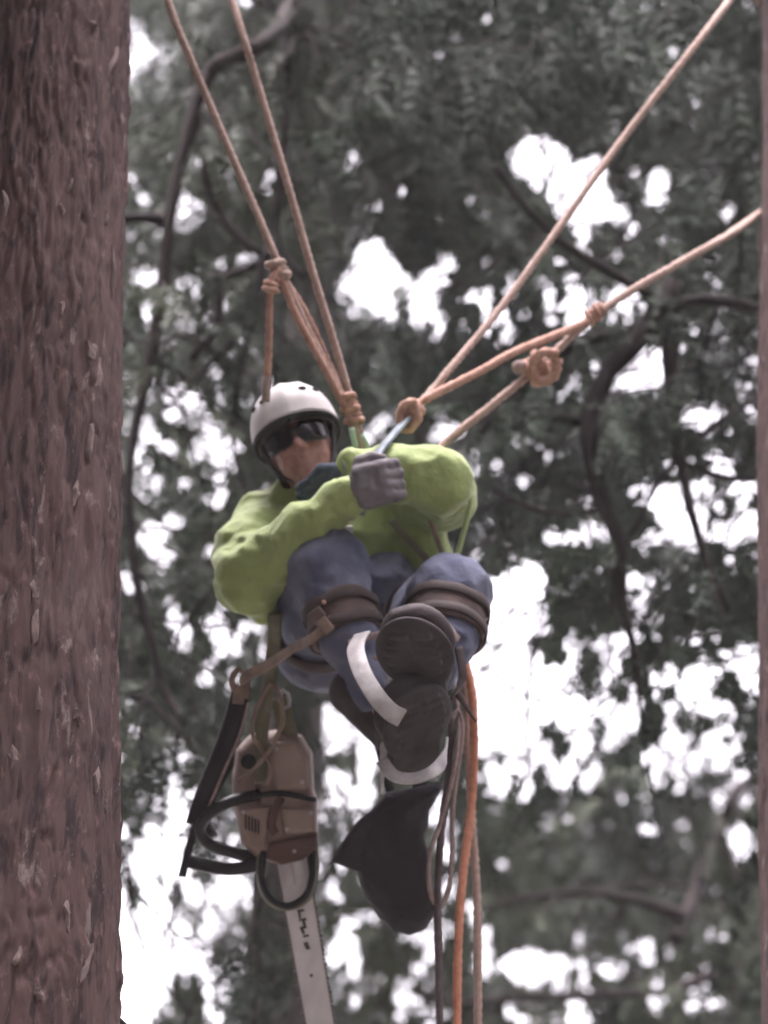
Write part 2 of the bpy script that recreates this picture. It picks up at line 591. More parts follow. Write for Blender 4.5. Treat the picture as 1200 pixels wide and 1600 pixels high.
class Trunk:
    """leaning tapered trunk through the point seen at (px,800) at distance d"""
    def __init__(s, px, d, r, lean, ztop, taper=0.02, seed=0):
        s.mid = P(px, 800, d)
        s.lean = np.array([lean[0], lean[1], 1.0])
        s.r, s.ztop, s.taper, s.seed = r, ztop, taper, seed

    def axis(s, z):
        return s.mid + s.lean * (z - s.mid[2])

    def rad(s, z):
        z = np.asarray(z, float)
        return np.maximum(0.03, s.r * (1 - s.taper * (z - s.mid[2]))) + 0.35 * s.r * np.exp(-np.maximum(z, 0) / 0.5)

    def z_at(s, py):
        zs = np.linspace(0, 30, 3001)
        _, y, _ = w2px(np.array([s.axis(z) for z in zs]))
        return zs[np.argmin(np.abs(y - py))]

    def mesh(s, nth, zs, relief):
        th = np.arange(nth) / nth * 2 * np.pi
        th = th + 0.45 * np.sin(th + math.pi / 2 - math.pi) * (1 if relief > 0.0105 else 0)
        zs = np.asarray(zs)
        ax = s.mid[None] + (zs - s.mid[2])[:, None] * s.lean[None]
        R = s.rad(zs)[:, None]
        dirs = np.stack([np.cos(th), np.sin(th), 0 * th], -1)
        c = np.stack([np.cos(th)[None] * s.r + 0 * zs[:, None], np.sin(th)[None] * s.r + 0 * zs[:, None], zs[:, None] + 0 * th[None]], -1)
        h = 0.0
        if relief:
            warp = 0.05 * np.stack([vnoise(c * [5, 5, 2.5], s.seed + 9), vnoise(c * [5, 5, 2.5], s.seed + 10), 0 * c[..., 0]], -1)
            q = c + warp
            # bark plates: stretched cells with crevices between them
            u = np.stack([q[..., 0] * 17, q[..., 1] * 17, q[..., 2] * 2.6], -1)
            u = u + 0.5 * np.stack([vnoise(u * 1.7, s.seed + 20), vnoise(u * 1.7, s.seed + 21), vnoise(u * 1.7, s.seed + 22)], -1)
            f1, f2, idn = cells(u, s.seed)
            edge = np.clip((f2 - f1) * 4.5, 0, 1) ** 0.7
            uf = u * [1.9, 1.9, 1.7]
            g1, g2, idg = cells(uf, s.seed + 40)
            edge2 = np.clip((g2 - g1) * 3.0, 0, 1) ** 0.7
            rough_ = np.clip(0.5 + 0.9 * fbm(c * [3, 3, 1.6], s.seed + 60, 2), 0.55, 1.3)
            h = relief * rough_ * (0.9 * np.minimum(edge, 0.8) * (0.5 + 0.9 * idn) + 0.5 * edge2 * (0.3 + idg) + 0.35 * fbm(q * [34, 34, 6], s.seed + 3) + 0.5 * fbm(q * [90, 90, 18], s.seed + 4, 2)) - 1.0 * relief
            h = h + 1.6 * relief * fbm(c * [2.2, 2.2, 0.8], s.seed + 6, 2)
        V = ax[:, None, :] + (R + h)[..., None] * dirs[None]
        k = len(zs)
        i = np.arange(k - 1)[:, None] * nth
        j = np.arange(nth)[None]
        Q = np.stack([i + j, i + (j + 1) % nth, i + nth + (j + 1) % nth, i + nth + j], -1).reshape(-1, 4)
        V = V.reshape(-1, 3)
        V = np.vstack([V, ax[-1:] + [[0, 0, 0.02]]])
        jj = np.arange(0, nth, 2)
        e = (k - 1) * nth
        Q = np.vstack([Q, np.stack([e + jj, e + (jj + 1) % nth, e + (jj + 2) % nth, np.full_like(jj, len(V) - 1)], -1)])
        return V, Q

# ---- foliage ------------------------------------------------------
def make_frond(seed, lod=0):
    """one flat drooping spray of short needles, unit length along +x, in the xy plane"""
    r = np.random.default_rng(seed)
    V, F = [], []
    def tri(a, b, c):
        i = len(V)
        V.extend([a, b, c]); F.append((i, i + 1, i + 2))
    def needles(p0, p1, nn, ln, wd, z0):
        p0, p1 = np.array(p0), np.array(p1)
        d = nrm(p1 - p0)
        s = np.array([-d[1], d[0], 0])
        tri(p0 + s * wd * 0.5, p0 - s * wd * 0.5, p1)
        for i in range(nn):
            t = (i + 0.5) / nn
            for sg in (-1, 1):
                b = p0 + (p1 - p0) * t
                l = ln * r.uniform(0.75, 1.15) * (1 - 0.35 * t)
                tip = b + (s * sg * 0.80 + d * 0.62) * l + np.array([0, 0, r.uniform(-0.5, 0.25) * l])
                e = nrm(np.cross(tip - b, [0, 0, 1])) * wd
                tri(b + e * 0.7 - d * wd * .3, b - e * 0.7 - d * wd * .3, tip)
    def droop(x):
        return -0.30 * x * x
    nseg = (10, 6, 4, 5)[lod]
    nm, n1, n2 = ((2, 3, 4), (1, 1, 2), (1, 1, 1), (1, 1, 1))[lod]
    ln_, wd_ = ((0.064, 0.018), (0.095, 0.038), (0.15, 0.075), (0.125, 0.056))[lod]
    for i in range(nseg):
        x0, x1 = i / nseg, (i + 1) / nseg
        y0 = 0.04 * math.sin(5 * x0 + seed)
        y1 = 0.04 * math.sin(5 * x1 + seed)
        needles((x0, y0, droop(x0)), (x1, y1, droop(x1)), nm, ln_, wd_, 0)
        for sg in (-1, 1):
            if r.random() < 0.12:
                continue
            ln = (0.40 * (1 - 0.72 * x0) * min(1, 0.5 + 2 * x0)) * r.uniform(0.7, 1.2)
            a = math.radians(r.uniform(45, 62)) * sg
            bx, by, bz = x0 + r.uniform(0, 0.06), y0, droop(x0)
            tipx, tipy = bx + math.cos(a) * ln, by + math.sin(a) * ln
            m_ = ((bx + tipx) / 2, (by + tipy) / 2, bz - 0.03 * ln)
            tp = (tipx, tipy, bz - 0.35 * ln - r.uniform(0, 0.05))
            needles((bx, by, bz), m_, n1, ln_, wd_, bz)
            needles(m_, tp, n2, ln_, wd_, bz)
    return np.array(V), np.array(F)

LODS = [[make_frond(s, l) for s in range(5)] for l in range(4)]

# openings in the canopy (photo px of their middle, radii, turn, openness)
GAPS = [
 (845, 250, 62, 34, 15, 1.0), (905, 300, 62, 52, 30, .95), (940, 360, 55, 50, 0, .86), (1030, 290, 20, 34, 0, .9), (1028, 370, 16, 22, 0, .5),
 (575, 425, 40, 66, 12, 1.0), (655, 480, 44, 54, 0, .86), (690, 440, 40, 36, 0, .68), (765, 440, 40, 34, 0, .72), (790, 500, 60, 36, -20, .72), (880, 470, 72, 48, 0, .86), (960, 470, 50, 40, 0, .7),
 (1005, 582, 38, 34, -20, 1.0), (925, 590, 55, 24, -25, .8), (890, 515, 26, 20, 0, .8), (1150, 330, 26, 20, 0, .7), (1100, 650, 40, 20, -10, .6), (1170, 620, 20, 20, 0, .5),
 (1062, 800, 44, 52, 20, .95), (1130, 800, 70, 54, 0, .80), (1110, 728, 60, 28, -10, .82), (1010, 770, 40, 16, -15, .6), (905, 840, 60, 36, 10, .85), (1010, 860, 50, 24, 0, .55), (1000, 905, 26, 12, 0, .7), (1160, 870, 30, 30, 0, .4),
 (800, 950, 55, 74, 10, 1.0), (800, 1080, 78, 96, 0, 1.0), (885, 1085, 70, 70, 0, .86), (940, 1045, 84, 58, 0, .88), (1050, 1050, 84, 70, 0, .84), (1130, 1060, 60, 74, 0, .80), (960, 1140, 115, 64, 0, .82), (1060, 1190, 90, 54, 0, .84), (805, 1195, 60, 50, 0, .86), (880, 1210, 70, 40, 0, .72), (1140, 1230, 50, 44, 0, .72),
 (1080, 1270, 36, 34, 0, .6), (1125, 1260, 40, 26, -20, .65), (1155, 1310, 24, 34, 0, .9), (1105, 1380, 26, 18, -20, .75), (990, 1300, 30, 18, 0, .5), (785, 1330, 20, 22, 0, .45),
 (245, 1375, 56, 78, 0, .89), (222, 1500, 48, 100, 0, .93), (200, 1440, 30, 60, 0, .8), (305, 1450, 50, 70, 20, .68), (320, 1560, 50, 50, 0, .5), (250, 1290, 60, 34, 0, .55),
 (640, 1555, 62, 50, 0, .85), (650, 1485, 44, 34, 0, .6), (835, 1510, 60, 30, 0, .95), (770, 1500, 50, 34, 0, .6), (910, 1535, 60, 40, 0, .55), (1010, 1500, 50, 34, 0, .5), (1060, 1560, 70, 34, 0, .5), (860, 1585, 90, 24, 0, .5), (560, 1480, 40, 60, 0, .45),
 (300, 335, 40, 26, 0, .85), (230, 430, 30, 74, 0, .85), (365, 400, 28, 26, 0, .85), (358, 500, 30, 50, 0, .65), (300, 475, 30, 50, 0, .4), (225, 300, 24, 44, 0, .5), (310, 260, 24, 24, 0, .5), (395, 220, 18, 14, 0, .6), (410, 310, 26, 40, 0, .45),
 (275, 665, 58, 58, 0, .85), (225, 735, 30, 44, 0, .7), (350, 690, 34, 40, 0, .6), (320, 760, 40, 24, 0, .55), (250, 850, 50, 44, 0, .6), (330, 1000, 70, 46, 0, .78), (290, 970, 40, 40, 0, .5), (340, 1060, 60, 24, 0, .55), (400, 1000, 24, 40, 0, .6), (200, 920, 18, 24, 0, .5), (200, 1120, 30, 30, 0, .4),
 (545, 1190, 70, 72, 0, .8), (510, 1140, 30, 36, 0, .75), (545, 1290, 30, 40, 0, .55), (580, 560, 26, 22, 0, .6), (590, 660, 30, 30, 0, .75), (680, 670, 34, 20, -30, .55), (800, 730, 60, 34, 0, .28), (700, 1280, 40, 60, 0, .7), (760, 20, 12, 20, 0, .5), (700, 60, 20, 16, 0, .3), (1065, 85, 16, 20, 0, .4), (710, 1440, 60, 60, 0, .35), (470, 300, 40, 60, 0, .25),
]
_g = np.array(GAPS, float)

def openness(px, py):
    px, py = np.asarray(px, float), np.asarray(py, float)
    o = np.zeros_like(px)
    wob = 0.28 * vnoise(np.stack([px / 26, py / 26, 0 * px], -1), 77)
    for cx, cy, rx, ry, an, op in _g:
        c, s = math.cos(math.radians(an)), math.sin(math.radians(an))
        dx, dy = px - cx, py - cy
        u, v = (c * dx + s * dy) / rx, (-s * dx + c * dy) / ry
        q = np.sqrt(u * u + v * v) + wob
        o = np.maximum(o, op * np.clip((1.12 - q) / 0.24, 0, 1))
    return o

_nq = np.sort((lambda q: 0.65 * vnoise(np.stack([q[:, 0] / 19, q[:, 1] / 27, 0 * q[:, 0]], -1), 78) + 0.35 * vnoise(np.stack([q[:, 0] / 9, q[:, 1] / 12, 0 * q[:, 0]], -1), 79))(rng.uniform(-500, 2000, (4000, 2))))

def _bare(px, py):
    """where the canopy has thinned out to nothing: clumped holes, not an even thinning"""
    o = openness(px, py)
    o = np.maximum(np.where(o < 0.9, o * 0.72, o), np.where(py < 200, 0.016, 0.030))
    nz = 0.65 * vnoise(np.stack([px / 19, py / 27, 0 * px], -1), 78) + 0.35 * vnoise(np.stack([px / 9, py / 12, 0 * px], -1), 79)
    thr = np.where(o > 0.9, 9.0, _nq[np.clip((np.clip(o, 0, 1) * 3999).astype(int), 0, 3999)])
    return nz < thr

# both maps read off a 2.5 px grid
_gx = np.arange(-700, 1900, 2.5); _gy = np.arange(-900, 2400, 2.5)
_PX, _PY = np.meshgrid(_gx, _gy, indexing='ij')
_OPEN, _BARE = openness(_PX, _PY), _bare(_PX, _PY)
def _ij(px, py):
    return (np.clip(((np.asarray(px) + 700) / 2.5).astype(int), 0, len(_gx) - 1), np.clip(((np.asarray(py) + 900) / 2.5).astype(int), 0, len(_gy) - 1))
def openness(px, py):
    return _OPEN[_ij(px, py)]
def bare(px, py):
    return _BARE[_ij(px, py)]

class Tree:
    def __init__(s, label, tr, nth, zs, relief, bark, needle, group='conifers of the grove', cat='tree', name='conifer_tree'):
        s.tr = tr
        s.root = empty(name, tr.axis(0.0), label, cat, group)
        V, Q = tr.mesh(nth, zs, relief)
        s.V = V
        s.trunk = add('trunk', V, Q, bark, s.root)
        s.needle = needle
        s.fv, s.ff, s.fo = [], [], 0
        s.twv, s.twq, s.two = [], [], 0

    def branch(s, pts, r0, r1, m='branch', step=0.05, seed=0, twigs=True):
        path = catmull(pts, step)
        path = path + 0.012 * np.stack([vnoise(path * 5 + 3, seed + 1), vnoise(path * 5 + 9, seed + 2), vnoise(path * 5 + 17, seed + 3)], -1)
        t = np.linspace(0, 1, len(path))
        rad = (r0 + (r1 - r0) * t ** 0.8) * (1 + 0.18 * vnoise(np.stack([t * 17 + seed, 0 * t, 0 * t], -1), seed))
        V, Q = tube(path, rad, 8, rough=0.12, seed=seed)
        ln_ = len(path) * step
        for k_ in range(int(ln_ * 3.2) if twigs else 0):
            i_ = int(rng.uniform(0.15, 0.98) * (len(path) - 1))
            tg = path[min(i_ + 1, len(path) - 1)] - path[i_ - 1]
            dv = nrm(nrm(tg) * 0.6 + rng.normal(0, 0.55, 3) - WUP * 0.25)
            l_ = rng.uniform(0.25, 0.8)
            w_ = [path[i_], path[i_] + dv * l_ * 0.5 + rng.normal(0, 0.02, 3), path[i_] + dv * l_ - WUP * 0.22 * l_]
            s.twig(w_, max(0.004, rad[i_] * 0.38), 0.0028)
            nf = 5
            tt = rng.uniform(0.35, 1.0, nf)[:, None]
            s.fronds(w_[0] + (w_[2] - w_[0]) * tt, nrm(dv * 0.6 + rng.normal(0, 0.5, (nf, 3)) - WUP * 0.9), nrm(rng.normal(0, 1, (nf, 3))), rng.uniform(0.14, 0.26, nf), 1)
        return add('branch', V, Q, m, s.root)

    def twig(s, pts, r0, r1):
        path = catmull(pts, 0.12)
        V, Q = tube(path, np.linspace(r0, r1, len(path)), 4, caps=False)
        s.twv.append(V); s.twq.append(Q + s.two); s.two += len(V)

    def fronds(s, pos, dirs, ups, size, lod=0):
        """add fronds where the canopy is closed"""
        FRONDS = LODS[lod]
        k = len(pos)
        tip = pos + dirs * size[:, None] * 0.6
        ax_, ay_, _ = w2px(pos + dirs * size[:, None] * 0.3)
        bx_, by_, _ = w2px(tip)
        o = np.minimum(openness(ax_, ay_), openness(bx_, by_))
        keep = rng.random(k) > np.where(o > 0.9, 0.97, 0)
        if lod == 2:
            for q in (pos, pos + dirs * size[:, None] * 0.5, pos + dirs * size[:, None] * 1.1):
                x_, y_, d_ = w2px(q)
                keep &= ~((d_ > 0) & (x_ > -130) & (x_ < 1330) & (y_ > -130) & (y_ < 1730))
        pos, dirs, ups, size = pos[keep], dirs[keep], ups[keep], size[keep]
        side = nrm(np.cross(ups, dirs))
        up = np.cross(dirs, side)
        which = rng.integers(0, len(FRONDS), len(pos))
        for f in range(len(FRONDS)):
            m = which == f
            if not m.any():
                continue
            fv, ff = FRONDS[f]
            R = np.stack([dirs[m], side[m] * rng.uniform(0.75, 1.1, (m.sum(), 1)), up[m]], 1)          # rows
            V = pos[m][:, None, :] + np.einsum('vi,nij->nvj', fv, R) * size[m][:, None, None]
            V = V.reshape(-1, 3, 3)                      # every needle owns its three corners
            if lod != 2:
                x_, y_, _ = w2px(V.mean(1))
                V = V[~bare(x_, y_) | (rng.random(len(V)) < 0.04)]
            n_ = len(V) * 3
            s.fv.append(V.reshape(-1, 3)); s.ff.append(np.arange(n_).reshape(-1, 3) + s.fo); s.fo += n_

    def bough(s, px, py, d, ln=1.2, nf=14, size=0.34, droop=0.5, stem=True, azj=0.9, lod=0, hang=0.0):
        """a drooping bough whose middle is near (px,py) at distance d, growing away from the trunk"""
        mid = P(px, py, d)
        ax = s.tr.axis(mid[2])
        h = mid - ax
        h[2] = 0
        h = nrm(h + 0.001)
        a = rng.normal(0, azj)
        h = np.array([h[0] * math.cos(a) - h[1] * math.sin(a), h[0] * math.sin(a) + h[1] * math.cos(a), 0])
        t = np.linspace(-0.5, 0.5, 7)
        path = mid + h * (t * ln)[:, None] - WUP * (droop * ln * ((t + 0.5) ** 1.6 - 0.33))[:, None]
        path += rng.normal(0, 0.03, path.shape)
        if stem:
            s.twig(list(path), 0.0075, 0.003)
        u = np.sort(rng.random(nf)) * 6
        i = np.minimum(u.astype(int), 5)
        pos = path[i] + (path[i + 1] - path[i]) * (u - i)[:, None]
        fw = nrm(path[i + 1] - path[i])
        sd = nrm(np.cross(fw, WUP))
        sg = np.where(np.arange(nf) % 2 == 0, 1, -1)[:, None]
        dr = nrm(fw * rng.uniform(0.3, 0.9, (nf, 1)) + sd * sg * rng.uniform(0.4, 1.0, (nf, 1)) - WUP * rng.uniform(0.4 + hang, 1.5 + 2 * hang, (nf, 1)))
        up = nrm(WUP * 0.7 + rng.normal(0, 0.45, (nf, 3)))
        if hang:
            up = nrm(h * 0.8 + rng.normal(0, 0.5, (nf, 3)))
        s.fronds(pos, dr, up, size * rng.uniform(0.65, 1.25, nf) * (1 - 0.3 * u / 6), lod)

    def finish(s):
        if s.fv:
            V, F = np.vstack(s.fv), np.vstack(s.ff)
            o = add('crown', V, F, s.needle, s.root, smooth=False)
            s.ntri = len(F)
            if s.twv:
                add('twigs', np.vstack(s.twv), np.vstack(s.twq), 'branch', s.root)['kind'] = 'stuff'
            o['kind'] = 'stuff'

def zrange(tr, fine, coarse=0.25):
    a, b = tr.z_at(1750), tr.z_at(-150)
    return np.concatenate([np.arange(-0.3, a, coarse), np.arange(a, b, fine), np.arange(b, tr.ztop, coarse)])

# ---- the big trunk at the left edge
TL = Trunk(-20, 8.3, 0.335, (-0.025, 0.0), 13.5, 0.012, 3)
left_tree = Tree('thick conifer trunk with red-brown furrowed bark filling the left edge', TL, 310, zrange(TL, 0.010), 0.020, 'bark', 'needle', name='left_conifer'.replace('left_', 'thick_'))
# ---- the trunk cut off by the right edge
TR = Trunk(1351, 9.7, 0.30, (0.060, 0.0), 14.5, 0.012, 31)
right_tree = Tree('dark conifer trunk cut off by the right edge, holding two ropes', TR, 160, zrange(TR, 0.02), 0.011, 'bark', 'needle')

# loose plates of bark standing proud of the left trunk
tx, ty, td = w2px(left_tree.V)
axz = TL.mid + (left_tree.V[:, 2:3] - TL.mid[2]) * TL.lean
tn = left_tree.V - axz
tn[:, 2] = 0
tn = nrm(tn)
front = (tn @ FV) < -0.02

def flake(px, py, wpx, hpx, m, seed, lift=0.0035):
    i = np.argmin(np.where(front, (tx - px) ** 2 + (ty - py) ** 2, 1e12))
    c, nn = left_tree.V[i], tn[i]
    s = nrm(np.cross(WUP, nn))
    r = np.random.default_rng(seed)
    k = 9
    th = np.arange(k) / k * 2 * np.pi
    rr = r.uniform(0.35, 1.25, k)
    w_, h_ = wpx * 0.00158 / 2, hpx * 0.00158 / 2 / 0.82
    a, b = np.cos(th) * rr * w_, np.sin(th) * rr * h_
    tilt = r.normal(0, 0.12)
    a = a + b * tilt
    def ring(scale, off):
        q = c + s * (a * scale)[:, None] + WUP * (b * scale)[:, None]
        return q - nn * ((a * scale) ** 2 / (2 * TL.r))[:, None] + nn * (off + 0.004 * r.normal(0, 0.5, k))[:, None]
    V = np.vstack([ring(1.05, -0.012), ring(1.0, lift), ring(0.62, lift + 0.004), [c + nn * (lift + 0.005)]])
    F = []
    for j in range(k):
        j2 = (j + 1) % k
        F += [(j, j2, k + j2, k + j), (k + j, k + j2, 2 * k + j2, 2 * k + j), (2 * k + j, 2 * k + j2, 3 * k)]
    add('bark_flake', V, F, m, left_tree.trunk, smooth=False)

for i, (x, y, w_, h_) in enumerate([(143, 545, 26, 34), (152, 585, 20, 56), (132, 600, 14, 40), (55, 925, 24, 34), (52, 975, 12, 70), (110, 285, 12, 36), (97, 330, 10, 34),
                                    (175, 420, 10, 80), (178, 90, 10, 90), (150, 1220, 14, 44), (120, 1120, 14, 26), (105, 1425, 14, 40), (135, 1510, 14, 60), (30, 1495, 12, 30),
                                    (62, 1550, 16, 20), (8, 320, 14, 50), (140, 700, 12, 60), (118, 775, 12, 50), (95, 480, 10, 30), (18, 1190, 24, 40), (60, 1090, 10, 44), (145, 40, 18, 12), (165, 340, 10, 40)]):
    flake(x, y, w_, h_, 'flake', 100 + i)

# ---- grove behind
TC = Trunk(472, 16.0, 0.135, (0.028, 0.0), 19, 0.055, 50)
tree_c = Tree('slim grey-brown conifer standing behind the climber and the saw', TC, 90, zrange(TC, 0.05), 0.010, 'bark_far', 'needle2')
TF = Trunk(30, 12.5, 0.16, (0.0, 0.0), 16, 0.03, 60)
tree_f = Tree('conifer hidden behind the thick left trunk, its boughs showing beside it', TF, 40, zrange(TF, 0.2), 0.01, 'bark_far', 'needle')
TE = Trunk(1285, 13.5, 0.17, (0.03, 0.0), 17, 0.03, 70)
tree_e = Tree('conifer with bare forked limbs reaching in from behind the right trunk', TE, 40, zrange(TE, 0.2), 0.01, 'bark_far', 'needle')
TH = Trunk(470, 27.0, 0.12, (0.028, 0.0), 30, 0.02, 80)
tree_h = Tree('farthest conifer, its foliage closing the canopy behind the ropes', TH, 40, zrange(TH, 0.3), 0.01, 'bark_far', 'needle')
TG = Trunk(1262, 21.0, 0.13, (0.06, 0.0), 25, 0.03, 90)
tree_g = Tree('conifer with olive foliage low behind the right side of the view', TG, 40, zrange(TG, 0.3), 0.01, 'bark_far', 'needle2')

def pl(pts, d0, d1):
    n_ = len(pts)
    return [P(x, y, d0 + (d1 - d0) * i / (n_ - 1)) for i, (x, y) in enumerate(pts)]

PXM = lambda wpx, d: wpx * d / FPX / 2
# limbs one can follow in the photograph
tree_c.branch([TC.axis(TC.z_at(-60))] + pl([(430, 48), (335, 108), (303, 190), (268, 320), (250, 480), (222, 620), (200, 760), (212, 900), (250, 1060), (292, 1130)], 12.8, 11.6), PXM(66, 12.8), PXM(11, 11.6), seed=1)
tree_c.branch([TC.axis(TC.z_at(30))] + pl([(458, 70), (450, 150), (436, 280), (430, 370), (448, 408), (474, 432)], 13.0, 12.6), PXM(40, 13), PXM(9, 12.6), seed=2)
tree_c.branch(pl([(432, 385), (416, 402), (402, 480), (372, 575), (364, 660), (370, 720), (384, 765)], 12.7, 12.4), PXM(15, 14), PXM(6, 14), seed=3)
tree_c.branch(pl([(416, 402), (372, 372), (338, 330), (318, 240), (312, 150)], 12.7, 12.8), PXM(13, 14), PXM(9, 14), seed=4)
tree_c.branch(pl([(414, 404), (360, 424), (310, 428), (262, 405)], 12.7, 12.4), PXM(10, 14), PXM(7, 14), seed=5)
tree_c.branch(pl([(262, 345), (225, 340), (190, 338)], 12.4, 12.3), PXM(20, 14), PXM(12, 14), seed=6)
tree_c.branch(pl([(396, 500), (360, 540), (300, 600), (260, 640)], 12.6, 12.3), PXM(14, 14), PXM(6, 14), seed=7)
tree_c.branch(pl([(340, 430), (335, 510), (300, 560)], 12.6, 12.4), PXM(22, 14), PXM(10, 14), seed=8)
tree_f.branch([TF.axis(TF.z_at(1080))] + pl([(200, 1090), (250, 1110), (300, 1170), (310, 1260)], 12.4, 12.0), PXM(14, 12), PXM(6, 12), seed=9)
tree_f.branch([TF.axis(TF.z_at(1300))] + pl([(185, 1330), (205, 1420), (240, 1520), (300, 1590)], 12.2, 11.8), PXM(8, 12), PXM(4, 12), seed=10)
tree_f.branch(pl([(190, 1370), (260, 1440), (330, 1500)], 12.2, 12.6), PXM(6, 12), PXM(4, 12), seed=11)
left_tree.branch([TL.axis(TL.z_at(1610)) + FV * -0.2] + [P(130, 1585, 8.1), P(175, 1592, 8.05), P(205, 1615, 8.0)], 0.03, 0.016, seed=12, twigs=False)
# right side network
tree_e.branch([TE.axis(TE.z_at(470))] + pl([(1180, 480), (1100, 470), (1042, 470), (960, 430), (895, 388), (830, 330), (775, 262)], 12.3, 12.0), PXM(39, 13), PXM(9, 13), seed=13)
tree_e.branch(pl([(1050, 440), (1048, 520), (1050, 620), (1066, 720), (1100, 860), (1140, 950)], 12.2, 11.9), PXM(31, 13), PXM(8, 13), seed=14)
tree_e.branch(pl([(1042, 475), (985, 545), (940, 600), (918, 655), (934, 760), (968, 850), (976, 960), (1000, 1090)], 12.2, 11.8), PXM(44, 13), PXM(7, 13), seed=15)
tree_e.branch(pl([(1030, 505), (960, 522), (905, 530), (860, 560), (790, 625), (740, 690)], 12.2, 12.0), PXM(28, 13), PXM(10, 13), seed=16)
tree_e.branch([TE.axis(TE.z_at(590))] + pl([(1150, 640), (1080, 690), (1040, 740), (980, 835)], 12.3, 11.9), PXM(16, 13), PXM(7, 13), seed=17)
tree_e.branch(pl([(955, 790), (880, 800), (830, 790), (770, 760)], 11.95, 11.9), PXM(14, 13), PXM(5, 13), seed=18)
tree_e.branch(pl([(1065, 720), (1120, 745), (1180, 752)], 12.1, 12.2), PXM(12, 13), PXM(8, 13), seed=19)
tree_e.branch(pl([(918, 660), (840, 650), (740, 655)], 12.1, 12.1), PXM(20, 13), PXM(8, 13), seed=20)
tree_g.branch([TG.axis(TG.z_at(1180))] + pl([(1165, 1225), (1130, 1290), (1100, 1350), (1078, 1415), (1058, 1470)], 17.5, 16.3), PXM(14, 17), PXM(22, 16), seed=21)
tree_g.branch(pl([(1066, 1435), (1000, 1408), (920, 1395), (850, 1400), (760, 1420)], 16.4, 16.2), PXM(17, 18), PXM(7, 18), seed=22)
tree_g.branch([TG.axis(TG.z_at(1500))] + pl([(1130, 1520), (1050, 1545), (960, 1555), (850, 1560), (740, 1562), (660, 1556)], 17.5, 16.3), PXM(26, 17), PXM(12, 16), seed=23)
tree_g.branch(pl([(1010, 1470), (960, 1420), (900, 1410)], 20, 19.8), PXM(12, 20), PXM(6, 20), seed=24)
tree_h.branch([TH.axis(TH.z_at(60)), *pl([(750, 130), (748, 260), (735, 390)], 24, 22)], PXM(18, 24), PXM(7, 22), seed=25)
tree_h.branch(pl([(752, 230), (700, 270), (660, 380)], 23.4, 22.5), PXM(12, 23), PXM(6, 23), seed=26)
tree_h.branch(pl([(745, 1040), (790, 1070), (825, 1086), (862, 1092)], 20, 19.6), PXM(9, 20), PXM(6, 20), seed=27)
# off-frame limbs of the rope trees
right_tree.branch([TR.axis(TR.z_at(-120)), P(1500, -260, 10.8), P(1700, -300, 11.2)], 0.05, 0.02, seed=28, twigs=False)

def scatter(tree, nb, box, d0, d1, **kw):
    x0, y0, x1, y1 = box
    for _ in range(nb):
        px, py = rng.uniform(x0, x1), rng.uniform(y0, y1)
        o = openness(np.array([px]), np.array([py]))[0]
        if o > 0.9 and rng.random() < 0.9:
            continue
        tree.bough(px, py, rng.uniform(d0, d1), **kw)

# hanging curtains nearer the lens, top and left
scatter(tree_c, 5, (200, -200, 760, 330), 13.5, 16.5, ln=1.2, nf=18, size=0.42, droop=0.9, hang=1.0)
scatter(tree_c, 60, (200, -200, 760, 330), 13.5, 17.5, ln=1.2, nf=18, size=0.40, droop=0.9, lod=1, hang=1.0)
scatter(tree_c, 60, (180, 250, 620, 900), 14, 17, ln=0.9, nf=14, size=0.28, droop=0.6, lod=1)
scatter(tree_f, 50, (150, 500, 480, 1650), 12, 14.5, ln=0.8, nf=12, size=0.24, droop=0.7, lod=1)
scatter(tree_e, 110, (640, -200, 1300, 450), 12.5, 16, ln=1.2, nf=18, size=0.40, droop=0.9, lod=1, hang=1.0)
scatter(tree_e, 90, (680, 500, 1250, 1130), 12, 15, ln=0.9, nf=16, size=0.30, droop=0.8, lod=1, hang=0.7)
scatter(tree_g, 95, (560, 1180, 1300, 1700), 17, 22, ln=1.1, nf=18, size=0.32, droop=0.6, lod=1)
# far layers that close the canopy
scatter(tree_h, 340, (150, -250, 1300, 650), 20, 30, ln=1.4, nf=20, size=0.48, droop=0.7, lod=3, hang=0.6)
scatter(tree_h, 230, (150, 600, 1250, 1250), 19, 28, ln=1.3, nf=19, size=0.42, droop=0.6, lod=3)
scatter(tree_c, 95, (150, 850, 700, 1700), 16.5, 20, ln=1.1, nf=18, size=0.32, droop=0.6, lod=1)
scatter(tree_g, 150, (500, 1230, 1300, 1750), 21, 26, ln=1.3, nf=20, size=0.40, droop=0.6, lod=3)

# foliage screened by the two near trunks
scatter(tree_f, 70, (-520, -200, 170, 1700), 14, 20, ln=1.5, nf=18, size=0.50, droop=0.6, lod=3, hang=0.4)
scatter(tree_e, 45, (1230, -200, 1650, 1700), 13.5, 19, ln=1.5, nf=18, size=0.50, droop=0.6, lod=3, hang=0.4)

# unseen boughs added to the rope trees above the frame to cut skylight
def shade_crown(tree, nb, x0, x1, y0, y1, z0, z1):
    for _ in range(nb):
        q = np.array([rng.uniform(x0, x1), rng.uniform(y0, y1), rng.uniform(z0, z1)])
        px, py, d = w2px(q)
        if d > 0 and -200 < px < 1400 and -200 < py < 1800:
            continue
        tree.bough(px, py, d, ln=2.2, nf=14, size=0.9, droop=0.25, stem=False, lod=2)
shade_crown(left_tree, 115, -8, 0.5, -9, 5, 8.2, 13.5)
shade_crown(right_tree, 115, -0.5, 8, -9, 5, 8.2, 14.0)
shade_crown(left_tree, 50, -8, 0.5, 5, 13, 8.6, 13.5)
shade_crown(left_tree, 34, -3.2, -0.7, 5.2, 7.6, 7.9, 9.6)  # added to darken the top of the left trunk
shade_crown(right_tree, 50, -0.5, 8, 5, 13, 8.6, 14.0)

